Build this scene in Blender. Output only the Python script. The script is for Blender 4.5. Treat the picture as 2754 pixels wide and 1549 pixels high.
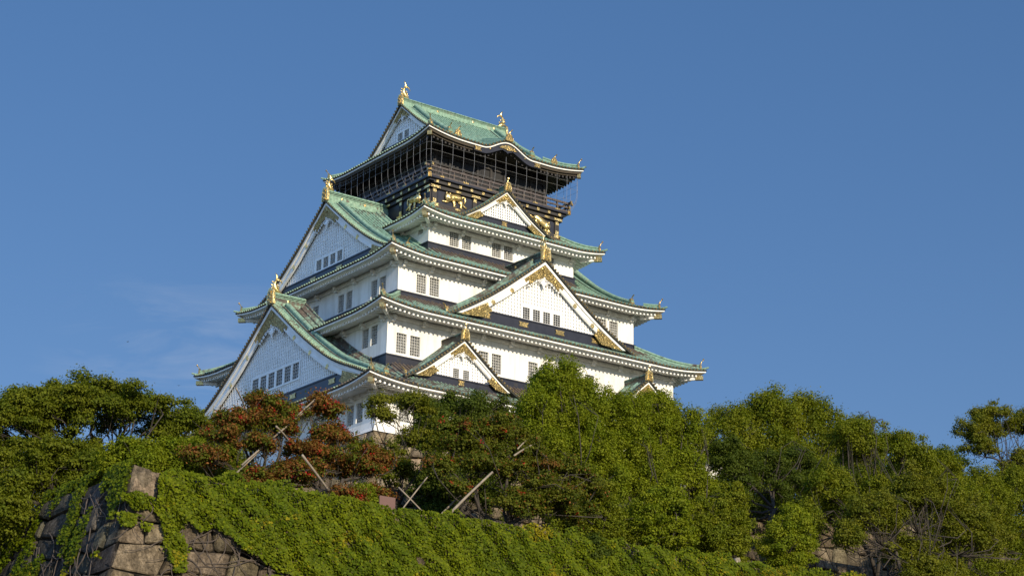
import bpy, math, random
import numpy as np
from math import sin, cos, pi, sqrt, radians
from mathutils import Matrix, Vector

random.seed(7)
S = bpy.context.scene
COL = S.collection
for o in list(bpy.data.objects):
    bpy.data.objects.remove(o)

# ------------------------------------------------------------------ camera
cam_d = bpy.data.cameras.new("camera")
cam = bpy.data.objects.new("camera", cam_d)
COL.objects.link(cam)
yaw, pitch, roll = radians(36.36222), radians(18.02886), radians(0.98)
r0 = Vector((cos(yaw), -sin(yaw), 0))
fw = Vector((sin(yaw) * cos(pitch), cos(yaw) * cos(pitch), sin(pitch)))
u0 = r0.cross(fw)
rv = r0 * cos(roll) + u0 * sin(roll)
uv = -r0 * sin(roll) + u0 * cos(roll)
M = Matrix((rv, uv, -fw)).transposed().to_4x4()
M.translation = Vector((-113.951, -166.312, -28.601))
cam.matrix_world = M
cam_d.sensor_width = 36
cam_d.lens = 5237.06 / 2754 * 36
cam_d.clip_end = 5000
S.camera = cam

# ------------------------------------------------------------------ sky, sun, exposure
sun_v = Vector((-0.07, -1.0, 0.375)).normalized()
elev = math.asin(sun_v.z)
azim = math.atan2(sun_v.x, sun_v.y)
W = bpy.data.worlds.new("World")
S.world = W
W.use_nodes = True
nt = W.node_tree
nt.nodes.clear()
wo = nt.nodes.new("ShaderNodeOutputWorld")
bg = nt.nodes.new("ShaderNodeBackground")
sky = nt.nodes.new("ShaderNodeTexSky")
sky.sky_type = 'NISHITA'
sky.sun_disc = False
sky.sun_elevation = elev
sky.sun_rotation = azim
sky.air_density = 1.0
sky.dust_density = 0.3
sky.ozone_density = 1.6
hs = nt.nodes.new("ShaderNodeHueSaturation")
hs.inputs['Saturation'].default_value = 1.3
hs.inputs['Value'].default_value = 1.12
# thin cirrus low in the sky, a property of the direction looked at
tc = nt.nodes.new("ShaderNodeTexCoord")
mp = nt.nodes.new("ShaderNodeMapping")
mp.inputs['Rotation'].default_value = (0.15, 0.25, 0.3)
mp.inputs['Scale'].default_value = (7, 7, 38)
nz = nt.nodes.new("ShaderNodeTexNoise")
nz.inputs['Scale'].default_value = 1.6
nz.inputs['Detail'].default_value = 6
nz.inputs['Roughness'].default_value = 0.62
nz.inputs['Distortion'].default_value = 0.6
dt = nt.nodes.new("ShaderNodeVectorMath"); dt.operation = 'DOT_PRODUCT'
cdir = Vector((0.437, 0.866, 0.235)).normalized()
dt.inputs[1].default_value = cdir
mr = nt.nodes.new("ShaderNodeMapRange"); mr.inputs[1].default_value = 0.996; mr.inputs[2].default_value = 0.99995
mr2 = nt.nodes.new("ShaderNodeMapRange"); mr2.inputs[1].default_value = 0.46; mr2.inputs[2].default_value = 0.8
mul = nt.nodes.new("ShaderNodeMath"); mul.operation = 'MULTIPLY'
mul2 = nt.nodes.new("ShaderNodeMath"); mul2.operation = 'MULTIPLY'; mul2.inputs[1].default_value = 0.75
mx = nt.nodes.new("ShaderNodeMix"); mx.data_type = 'RGBA'
mx.inputs[7].default_value = (3.0, 3.8, 5.3, 1)
L = nt.links.new
L(tc.outputs['Generated'], mp.inputs[0]); L(mp.outputs[0], nz.inputs['Vector'])
L(tc.outputs['Generated'], dt.inputs[0]); L(dt.outputs['Value'], mr.inputs[0])
L(nz.outputs['Fac'], mr2.inputs[0]); L(mr.outputs[0], mul.inputs[0]); L(mr2.outputs[0], mul.inputs[1])
L(mul.outputs[0], mul2.inputs[0]); L(mul2.outputs[0], mx.inputs[0])
gm = nt.nodes.new("ShaderNodeGamma"); gm.inputs[1].default_value = 0.6
gn = nt.nodes.new("ShaderNodeMix"); gn.data_type = 'RGBA'; gn.blend_type = 'MULTIPLY'; gn.inputs[0].default_value = 1.0
gn.inputs[7].default_value = (0.855, 1.06, 1.50, 1)
L(sky.outputs[0], hs.inputs['Color']); L(hs.outputs[0], gm.inputs[0]); L(gm.outputs[0], gn.inputs[6])
# sky boost added towards the left, out of view, as fill for left faces
sx = nt.nodes.new("ShaderNodeSeparateXYZ"); L(tc.outputs['Generated'], sx.inputs[0])
sm = nt.nodes.new("ShaderNodeMapRange"); sm.interpolation_type = 'SMOOTHSTEP'
sm.inputs[1].default_value = 0.22; sm.inputs[2].default_value = -0.85; sm.inputs[3].default_value = 1.0; sm.inputs[4].default_value = 2.7
L(sx.outputs['X'], sm.inputs[0])
vs = nt.nodes.new("ShaderNodeVectorMath"); vs.operation = 'SCALE'
L(gn.outputs[2], vs.inputs[0]); L(sm.outputs[0], vs.inputs['Scale']); L(vs.outputs[0], mx.inputs[6]); L(mx.outputs[2], bg.inputs[0])
bg.inputs[1].default_value = 0.1
L(bg.outputs[0], wo.inputs[0])

sd = bpy.data.lights.new("sun", 'SUN')
sd.energy = 5.0
sd.angle = radians(0.53)
sd.color = (1.0, 0.865, 0.66)
sun = bpy.data.objects.new("sun", sd)
sun.rotation_euler = (-sun_v).to_track_quat('-Z', 'Y').to_euler()
COL.objects.link(sun)
S.view_settings.view_transform = 'Standard'
S.view_settings.look = 'None'
S.view_settings.exposure = 0.22
S.view_settings.gamma = 1
S.render.film_transparent = False
try:
    S.cycles.max_bounces = 5
    S.cycles.diffuse_bounces = 3
    S.cycles.transparent_max_bounces = 6
except Exception:
    pass

# ------------------------------------------------------------------ materials
def newmat(name):
    m = bpy.data.materials.new(name)
    m.use_nodes = True
    nt = m.node_tree
    b = nt.nodes['Principled BSDF']
    return m, nt, b

def noise(nt, scale, detail=4, rough=0.55, vec=None, mscale=None, coord='Object'):
    n = nt.nodes.new("ShaderNodeTexNoise")
    n.inputs['Scale'].default_value = scale
    n.inputs['Detail'].default_value = detail
    n.inputs['Roughness'].default_value = rough
    t = nt.nodes.new("ShaderNodeTexCoord")
    if mscale:
        mp = nt.nodes.new("ShaderNodeMapping")
        mp.inputs['Scale'].default_value = mscale
        nt.links.new(t.outputs[coord], mp.inputs[0])
        nt.links.new(mp.outputs[0], n.inputs['Vector'])
    else:
        nt.links.new(t.outputs[coord], n.inputs['Vector'])
    return n.outputs['Fac']

def ramp(nt, fac, stops):
    r = nt.nodes.new("ShaderNodeValToRGB")
    e = r.color_ramp.elements
    while len(e) < len(stops):
        e.new(0.5)
    for k, (p, c) in enumerate(stops):
        e[k].position = p
        e[k].color = (*c, 1)
    nt.links.new(fac, r.inputs[0])
    return r.outputs[0]

def mixc(nt, fac, a, b, blend='MIX'):
    m = nt.nodes.new("ShaderNodeMix")
    m.data_type = 'RGBA'
    m.blend_type = blend
    for sock, v in ((0, fac), (6, a), (7, b)):
        if hasattr(v, 'is_output') or isinstance(v, bpy.types.NodeSocket):
            nt.links.new(v, m.inputs[sock])
        elif sock == 0:
            m.inputs[0].default_value = v
        else:
            m.inputs[sock].default_value = (*v, 1)
    return m.outputs[2]

def math_(nt, op, a, b):
    m = nt.nodes.new("ShaderNodeMath")
    m.operation = op
    m.use_clamp = False
    for k, v in ((0, a), (1, b)):
        if isinstance(v, bpy.types.NodeSocket):
            nt.links.new(v, m.inputs[k])
        else:
            m.inputs[k].default_value = v
    return m.outputs[0]

def bump(nt, b, fac, strength, dist):
    n = nt.nodes.new("ShaderNodeBump")
    n.inputs['Strength'].default_value = strength
    n.inputs['Distance'].default_value = dist
    nt.links.new(fac, n.inputs['Height'])
    nt.links.new(n.outputs[0], b.inputs['Normal'])

def simple(name, c1, c2, scale=1.5, rough=0.7, metal=0.0, bs=0.0, bd=0.02, mscale=None, spec=0.5):
    m, nt, b = newmat(name)
    f = noise(nt, scale, 6, 0.6, mscale=mscale)
    nt.links.new(ramp(nt, f, [(0.3, c1), (0.7, c2)]), b.inputs['Base Color'])
    b.inputs['Roughness'].default_value = rough
    b.inputs['Metallic'].default_value = metal
    b.inputs['Specular IOR Level'].default_value = spec
    if bs:
        bump(nt, b, noise(nt, scale * 6, 5), bs, bd)
    return m

# white plaster with rain streaks
m, nt, b = newmat("white_plaster")
f1 = noise(nt, 0.35, 6, 0.6)
f2 = noise(nt, 1.0, 5, 0.6, mscale=(1.6, 1.6, 0.16))
c = ramp(nt, f1, [(0.35, (0.69, 0.68, 0.635)), (0.6, (0.79, 0.785, 0.75))])
c = mixc(nt, ramp(nt, f2, [(0.46, (0, 0, 0)), (0.72, (0.8, 0.8, 0.8))]), c, (0.56, 0.54, 0.48))
nt.links.new(c, b.inputs['Base Color'])
b.inputs['Roughness'].default_value = 0.75
b.inputs['Specular IOR Level'].default_value = 0.25
bump(nt, b, noise(nt, 9, 4), 0.15, 0.02)
PLASTER = m
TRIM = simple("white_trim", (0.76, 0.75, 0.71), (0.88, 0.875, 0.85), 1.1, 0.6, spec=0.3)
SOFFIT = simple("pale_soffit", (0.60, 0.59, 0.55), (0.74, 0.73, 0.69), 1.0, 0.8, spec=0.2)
LATT_BACK = simple("lattice_back", (0.66, 0.66, 0.64), (0.78, 0.78, 0.76), 2, 0.9)
LATT_DARK = simple("lattice_dark", (0.02, 0.022, 0.025), (0.04, 0.04, 0.045), 2, 0.9)
LACQ = simple("black_lacquer", (0.010, 0.012, 0.022), (0.020, 0.022, 0.034), 1.2, 0.42, spec=0.5)
LACQ2 = simple("dark_wood", (0.014, 0.013, 0.014), (0.030, 0.026, 0.024), 1.2, 0.6, mscale=(1, 1, 4))
BROWNWOOD = simple("brown_lacquer", (0.045, 0.035, 0.032), (0.085, 0.068, 0.062), 2.0, 0.55)
SOFF_DK = simple("dark_soffit", (0.040, 0.031, 0.020), (0.056, 0.044, 0.029), 1.5, 0.8)
DARKGAP = simple("tile_gap_shade", (0.022, 0.024, 0.022), (0.05, 0.048, 0.04), 3, 0.9)  # dark strips at tile edges and in roof grooves, shade painted in
WIRE = simple("steel_wire", (0.22, 0.22, 0.22), (0.3, 0.3, 0.3), 3, 0.5, metal=0.3)
GLASS = simple("window_glass", (0.07, 0.075, 0.08), (0.36, 0.36, 0.33), 1.3, 0.12, spec=0.8)
GLASS_D = simple("dark_glass", (0.015, 0.018, 0.022), (0.06, 0.065, 0.07), 1.1, 0.15, spec=0.7)
BARS = simple("window_bars", (0.46, 0.45, 0.42), (0.58, 0.57, 0.54), 2, 0.6)

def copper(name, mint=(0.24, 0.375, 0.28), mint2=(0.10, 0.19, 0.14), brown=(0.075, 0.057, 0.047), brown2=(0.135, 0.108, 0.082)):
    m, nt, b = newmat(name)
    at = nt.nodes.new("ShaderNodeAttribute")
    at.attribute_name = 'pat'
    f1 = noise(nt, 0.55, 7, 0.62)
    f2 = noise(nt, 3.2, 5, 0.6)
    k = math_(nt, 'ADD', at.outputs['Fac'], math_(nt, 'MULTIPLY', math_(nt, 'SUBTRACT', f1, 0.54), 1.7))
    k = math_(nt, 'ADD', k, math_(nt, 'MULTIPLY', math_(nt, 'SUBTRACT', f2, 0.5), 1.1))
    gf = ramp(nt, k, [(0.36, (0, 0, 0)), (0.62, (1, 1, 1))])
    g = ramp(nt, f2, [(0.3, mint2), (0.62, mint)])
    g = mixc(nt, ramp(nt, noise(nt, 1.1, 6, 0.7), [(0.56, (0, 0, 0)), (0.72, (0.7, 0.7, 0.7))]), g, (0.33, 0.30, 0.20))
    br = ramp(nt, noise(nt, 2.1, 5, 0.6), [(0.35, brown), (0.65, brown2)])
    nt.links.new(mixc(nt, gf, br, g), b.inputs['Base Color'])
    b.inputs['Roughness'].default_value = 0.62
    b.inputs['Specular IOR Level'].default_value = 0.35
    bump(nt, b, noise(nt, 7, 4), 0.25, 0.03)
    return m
COPPER = copper("copper_patina")
COPPER_OLD = copper("copper_patina_old", (0.16, 0.27, 0.22), (0.08, 0.15, 0.125), (0.05, 0.045, 0.04), (0.11, 0.095, 0.07))
TILE_END = simple("tile_end_gilt", (0.045, 0.035, 0.014), (0.19, 0.14, 0.05), 7, 0.55, metal=0.25)

def gold(name, filigree=False, c1=(0.58, 0.41, 0.14), c2=(0.92, 0.74, 0.36)):
    m, nt, b = newmat(name)
    f = noise(nt, 3.0, 5, 0.6)
    c = ramp(nt, f, [(0.3, c1), (0.7, c2)])
    b.inputs['Metallic'].default_value = 0.85
    b.inputs['Roughness'].default_value = 0.30
    if filigree:
        v = nt.nodes.new("ShaderNodeTexVoronoi")
        v.feature = 'DISTANCE_TO_EDGE'
        v.inputs['Scale'].default_value = 7.5
        t = nt.nodes.new("ShaderNodeTexCoord")
        nt.links.new(t.outputs['Object'], v.inputs['Vector'])
        msk = ramp(nt, v.outputs['Distance'], [(0.12, (0, 0, 0)), (0.26, (1, 1, 1))])
        c = mixc(nt, msk, c, (0.10, 0.065, 0.03))
        bump(nt, b, v.outputs['Distance'], 1.0, 0.15)
        b.inputs['Roughness'].default_value = 0.38
        b.inputs['Metallic'].default_value = 0.7
    else:
        bump(nt, b, noise(nt, 6, 3), 0.6, 0.08)
    nt.links.new(c, b.inputs['Base Color'])
    return m
GOLD = gold("gold_leaf")
GOLD_F = gold("gold_filigree", True, (0.40, 0.29, 0.10), (0.66, 0.50, 0.20))
GOLD_D = gold("aged_gold", False, (0.34, 0.23, 0.08), (0.60, 0.44, 0.18))

def attrmat(name, attr='lc', rough=0.6, trans=0.0, tint=1.0, spec=0.3, bs=0):
    m, nt, b = newmat(name)
    at = nt.nodes.new("ShaderNodeAttribute")
    at.attribute_name = attr
    b.inputs['Roughness'].default_value = rough
    b.inputs['Specular IOR Level'].default_value = spec
    nt.links.new(at.outputs['Color'], b.inputs['Base Color'])
    if trans:
        tr = nt.nodes.new("ShaderNodeBsdfTranslucent")
        ms = nt.nodes.new("ShaderNodeMixShader")
        ms.inputs[0].default_value = trans
        hs = nt.nodes.new("ShaderNodeHueSaturation")
        hs.inputs['Value'].default_value = 1.3
        hs.inputs['Saturation'].default_value = 1.1
        nt.links.new(at.outputs['Color'], hs.inputs['Color'])
        nt.links.new(hs.outputs[0], tr.inputs[0])
        out = nt.nodes['Material Output']
        nt.links.new(b.outputs[0], ms.inputs[1])
        nt.links.new(tr.outputs[0], ms.inputs[2])
        nt.links.new(ms.outputs[0], out.inputs[0])
    if bs:
        bump(nt, b, noise(nt, 4, 6, 0.65), bs, 0.12)
    return m
LEAF = attrmat("leaf", trans=0.40, rough=0.6, spec=0.12)

m, nt, b = newmat("wall_stone")
at = nt.nodes.new("ShaderNodeAttribute"); at.attribute_name = 'lc'
f = noise(nt, 1.3, 8, 0.68)
c = mixc(nt, ramp(nt, f, [(0.38, (0.42, 0.42, 0.42)), (0.62, (1.15, 1.12, 1.05))]), (0, 0, 0), at.outputs['Color'])
c2 = mixc(nt, 1.0, at.outputs['Color'], ramp(nt, f, [(0.34, (0.38, 0.37, 0.36)), (0.58, (1.0, 1.0, 1.0))]), 'MULTIPLY')
c2 = mixc(nt, 1.0, c2, ramp(nt, noise(nt, 9.0, 8, 0.75), [(0.36, (0.45, 0.44, 0.42)), (0.56, (1.12, 1.1, 1.08))]), 'MULTIPLY')
c2 = mixc(nt, 1.0, c2, ramp(nt, noise(nt, 3.0, 6, 0.7, mscale=(1, 1, .25)), [(0.42, (0.6, 0.6, 0.6)), (0.6, (1.1, 1.1, 1.1))]), 'MULTIPLY')
nt.links.new(c2, b.inputs['Base Color'])
b.inputs['Roughness'].default_value = 0.9
b.inputs['Specular IOR Level'].default_value = 0.15
bump(nt, b, noise(nt, 4.5, 10, 0.78), 1.0, 0.22)
STONE = m
BARK = simple("bark", (0.022, 0.018, 0.014), (0.062, 0.050, 0.039), 3.0, 0.9, bs=0.5, bd=0.05, mscale=(1, 1, 0.3))
POLEWOOD = simple("pole_wood", (0.12, 0.10, 0.08), (0.30, 0.25, 0.185), 1.6, 0.8, mscale=(1, 1, 1))
VINE = simple("vine_stem", (0.045, 0.035, 0.028), (0.09, 0.07, 0.055), 3, 0.9)
GRAVEL = simple("pale_gravel", (0.13, 0.115, 0.085), (0.20, 0.18, 0.14), 0.4, 0.9)
EARTH = simple("earth", (0.05, 0.055, 0.025), (0.10, 0.085, 0.05), 0.6, 0.95, bs=0.4, bd=0.1)
SIGNM = simple("brown_board", (0.11, 0.055, 0.045), (0.125, 0.065, 0.052), 1.2, 0.5)
BIRDM = simple("bird_feathers", (0.02, 0.02, 0.02), (0.04, 0.04, 0.04), 3, 0.8)

# ------------------------------------------------------------------ helpers
def tag(o, label=None, cat=None, group=None, kind=None):
    if label: o['label'] = label
    if cat: o['category'] = cat
    if group: o['group'] = group
    if kind: o['kind'] = kind
    return o

def empty(name, loc, label, cat, group=None):
    o = bpy.data.objects.new(name, None)
    o.location = loc
    o.empty_display_size = 0.5
    COL.objects.link(o)
    return tag(o, label, cat, group)

class MB:
    def __init__(s):
        s.v = []; s.f = []; s.m = []; s.p = []; s.sm = []
        s.mi = 0; s.pat = 0.8; s.smooth = False
    def add(s, pts, pat=None):
        i = len(s.v)
        s.v.extend([tuple(p) for p in pts])
        if pat is None: s.p.extend([s.pat] * len(pts))
        else: s.p.extend(pat)
        return i
    def face(s, idx):
        s.f.append(tuple(idx)); s.m.append(s.mi); s.sm.append(s.smooth)
    def poly(s, pts):
        i = s.add(pts); s.face(range(i, i + len(pts)))
    def hexa(s, c):          # 8 corners: bottom ring 0-3, top ring 4-7
        i = s.add(c)
        for q in ((3, 2, 1, 0), (4, 5, 6, 7), (0, 1, 5, 4), (1, 2, 6, 5), (2, 3, 7, 6), (3, 0, 4, 7)):
            s.face([i + k for k in q])
    def box(s, x0, x1, y0, y1, z0, z1, T=None):
        c = [(x0, y0, z0), (x1, y0, z0), (x1, y1, z0), (x0, y1, z0), (x0, y0, z1), (x1, y0, z1), (x1, y1, z1), (x0, y1, z1)]
        if T: c = [T(*p) for p in c]
        s.hexa(c)
    def loft(s, rings, closed=True, caps=True, pats=None):
        n = len(rings[0]); base = []
        for k, r in enumerate(rings):
            base.append(s.add(r, None if pats is None else [pats[k]] * n))
        for a, b in zip(base[:-1], base[1:]):
            for j in range(n if closed else n - 1):
                j2 = (j + 1) % n
                s.face((a + j, a + j2, b + j2, b + j))
        if caps and closed:
            s.face([base[0] + j for j in range(n)][::-1])
            s.face([base[-1] + j for j in range(n)])
    def sweep(s, pts, sec, lat, up=None, closed=True, caps=True, pats=None):
        pts = [Vector(p) for p in pts]; lat = Vector(lat); rings = []
        for k, p in enumerate(pts):
            if up is None:
                d = (pts[min(k + 1, len(pts) - 1)] - pts[max(k - 1, 0)])
                n = lat.cross(d)
                if n.length < 1e-6: n = Vector((0, 0, 1))
                n.normalize()
                if n.z < 0: n = -n
            else: n = Vector(up)
            rings.append([p + lat * a + n * b for a, b in sec])
        s.loft(rings, closed, caps, pats)
    def tube(s, pts, rad, n=6, squash=None):
        pts = [Vector(p) for p in pts]; rings = []
        prev = None
        for k, p in enumerate(pts):
            d = (pts[min(k + 1, len(pts) - 1)] - pts[max(k - 1, 0)])
            if d.length < 1e-7: d = Vector((0, 0, 1))
            d.normalize()
            if prev is None:
                a = Vector((0, 0, 1)) if abs(d.z) < 0.9 else Vector((1, 0, 0))
                prev = d.cross(a).normalized()
            e1 = (prev - d * prev.dot(d))
            if e1.length < 1e-5: e1 = d.orthogonal()
            e1.normalize(); prev = e1
            e2 = d.cross(e1)
            r = rad[k] if hasattr(rad, '__len__') else rad
            ring = []
            for j in range(n):
                a = 2 * pi * j / n
                q = e1 * (cos(a) * r) + e2 * (sin(a) * r)
                if squash is not None:
                    ax, kf = squash
                    q = q - ax * (q.dot(ax) * (1 - kf))
                ring.append(p + q)
            rings.append(ring)
        s.loft(rings)
    def ball(s, c, rx, ry, rz, T=None, n=8, m=5):
        rings = []
        for k in range(m + 1):
            th = pi * (k + 0.001) / (m + 0.002)
            ring = []
            for j in range(n):
                a = 2 * pi * j / n
                p = (c[0] + rx * sin(th) * cos(a), c[1] + ry * sin(th) * sin(a), c[2] + rz * cos(th))
                ring.append(T(*p) if T else p)
            rings.append(ring)
        s.loft(rings)
    def prism(s, outline, T, o0, o1):     # outline in (s,z), extruded along o
        n = len(outline)
        a = s.add([T(p[0], o0, p[1]) for p in outline]); b = s.add([T(p[0], o1, p[1]) for p in outline])
        s.face([a + k for k in range(n)][::-1]); s.face([b + k for k in range(n)])
        for k in range(n):
            k2 = (k + 1) % n
            s.face((a + k, a + k2, b + k2, b + k))
    def build(s, name, mats, parent=None, label=None):
        if not isinstance(mats, (list, tuple)): mats = [mats]
        me = bpy.data.meshes.new(name)
        me.from_pydata(s.v, [], s.f)
        for mt in mats: me.materials.append(mt)
        me.polygons.foreach_set('material_index', s.m)
        me.polygons.foreach_set('use_smooth', s.sm)
        at = me.attributes.new('pat', 'FLOAT', 'POINT')
        at.data.foreach_set('value', s.p)
        me.update()
        o = bpy.data.objects.new(name, me)
        COL.objects.link(o)
        if parent is not None:
            o.parent = parent
            off = Vector((0, 0, 0)); q = parent
            while q is not None:
                off += q.location; q = q.parent
            o.location = -off
        if label: o['label'] = label
        return o

def build_split(mb, name, mats, parent):
    par = list(range(len(mb.v)))
    def find(a):
        while par[a] != a:
            par[a] = par[par[a]]; a = par[a]
        return a
    for f in mb.f:
        r_ = find(f[0])
        for q in f[1:]: par[find(q)] = r_
    groups = {}
    for k, f in enumerate(mb.f): groups.setdefault(find(f[0]), []).append(k)
    for g_, fs in groups.items():
        n = MB(); mp_ = {}
        for k in fs:
            idx = []
            for q in mb.f[k]:
                if q not in mp_: mp_[q] = n.add([mb.v[q]], [mb.p[q]])
                idx.append(mp_[q])
            n.mi = mb.m[k]; n.smooth = mb.sm[k]; n.face(idx)
        n.build(name, mats, parent)

def pchip(xs, ys):
    xs = list(xs); ys = list(ys); n = len(xs)
    h = [xs[i + 1] - xs[i] for i in range(n - 1)]
    d = [(ys[i + 1] - ys[i]) / h[i] for i in range(n - 1)]
    mm = [d[0]] + [(d[i - 1] * h[i] + d[i] * h[i - 1]) / (h[i] + h[i - 1]) for i in range(1, n - 1)] + [d[-1]]
    def f(x):
        x = min(max(x, xs[0]), xs[-1])
        i = 0
        while i < n - 2 and x > xs[i + 1]: i += 1
        t = (x - xs[i]) / h[i]
        t2, t3 = t * t, t * t * t
        return (2 * t3 - 3 * t2 + 1) * ys[i] + (t3 - 2 * t2 + t) * h[i] * mm[i] + (-2 * t3 + 3 * t2) * ys[i + 1] + (t3 - t2) * h[i] * mm[i + 1]
    return f

def clamp(x, a=0.0, b=1.0): return max(a, min(b, x))
def sstep(a, b, x):
    t = clamp((x - a) / (b - a)); return t * t * (3 - 2 * t)

# ================================================================== CASTLE
castle = empty("castle_tower", (0, 0, 14), "white five-tiered castle tower with green copper roofs and gilded gables rising above the trees", "castle")

# face transforms: (s to the viewer's right, o outward, z)
def T_front(x0, Y): return lambda s, o, z: (x0 + s, -(Y + o), z)
def T_back(x0, Y): return lambda s, o, z: (x0 - s, Y + o, z)
def T_left(X, y0=0): return lambda s, o, z: (-(X + o), y0 - s, z)
def T_right(X, y0=0): return lambda s, o, z: (X + o, y0 + s, z)

R = {
 1: dict(A=24.23, B=23.09, prof=pchip([0, 2.5, 5.5, 11.1, 15.4, 23.09], [17.85, 18.75, 20.0, 22.35, 25.0, 30.65]), sori=.6, L=6, a=18.04, b=16.11, ex=1.2, xv=22.0, xw=21.2, wa=21.5, wb=20.1, pat=(.50, .62)),
 2: dict(A=20.54, B=18.74, prof=pchip([0, 2.5, 5.8], [26.72, 27.85, 29.85]), sori=.55, L=6, a=15.1, b=13.12, xv=None, xw=None, wa=18.04, wb=16.11, pat=(.68, .45)),
 3: dict(A=17.60, B=15.56, prof=pchip([0, 2.2, 4.4, 9.8, 12.7, 15.56], [33.66, 34.5, 35.45, 38.75, 40.95, 43.2]), ex=.65, sori=.55, L=5.5, a=9.45, b=9.81, xv=16.2, xw=15.45, wa=15.1, wb=13.12, pat=(.8, .9)),
 4: dict(A=11.88, B=12.40, prof=pchip([0, 2, 4.1], [39.77, 40.75, 42.15]), sori=.5, L=4.5, a=8.37, b=8.46, xv=None, xw=None, wa=9.45, wb=9.81, pat=(.85, .45)),
 5: dict(A=10.34, B=10.58, prof=pchip([0, 2, 4.6, 6.2, 10.58], [49.45, 50.4, 52.0, 53.1, 56.6]), sori=.6, L=5, a=None, b=None, xv=7.25, xw=6.5, wa=7.3, wb=7.3, pat=(1.05, 1.05)),
}

def lift(r, x, y):
    p = r['A'] - abs(x); q = r['B'] - abs(y)
    return r['sori'] * clamp(1 - p / r['L']) ** 2 * clamp(1 - q / r['L']) ** 2

def kara(x, d):      # undulating gable in the middle of the top eave
    if abs(x) > 3.3: return None
    return 1.2 * .5 * (1 + cos(pi * x / 3.3)) + 0.32 * d

def zfront(i, x, d):
    r = R[i]; z = r['prof'](d)
    if r.get('ex'):
        z += r['ex'] * clamp(d / (r['B'] - r['b'])) ** 2 * sstep(r['a'] + 1.2, r['a'] - .6, abs(x))
    if i == 5:
        k = kara(x, d)
        if k is not None: z = max(z, r['prof'](0) + k)
    return z + lift(r, x, r['B'] - d)

PITCH = 0.47
HALF = [(-.10, 0), (-.085, .10), (0, .16), (.085, .10), (.10, 0)]

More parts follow.
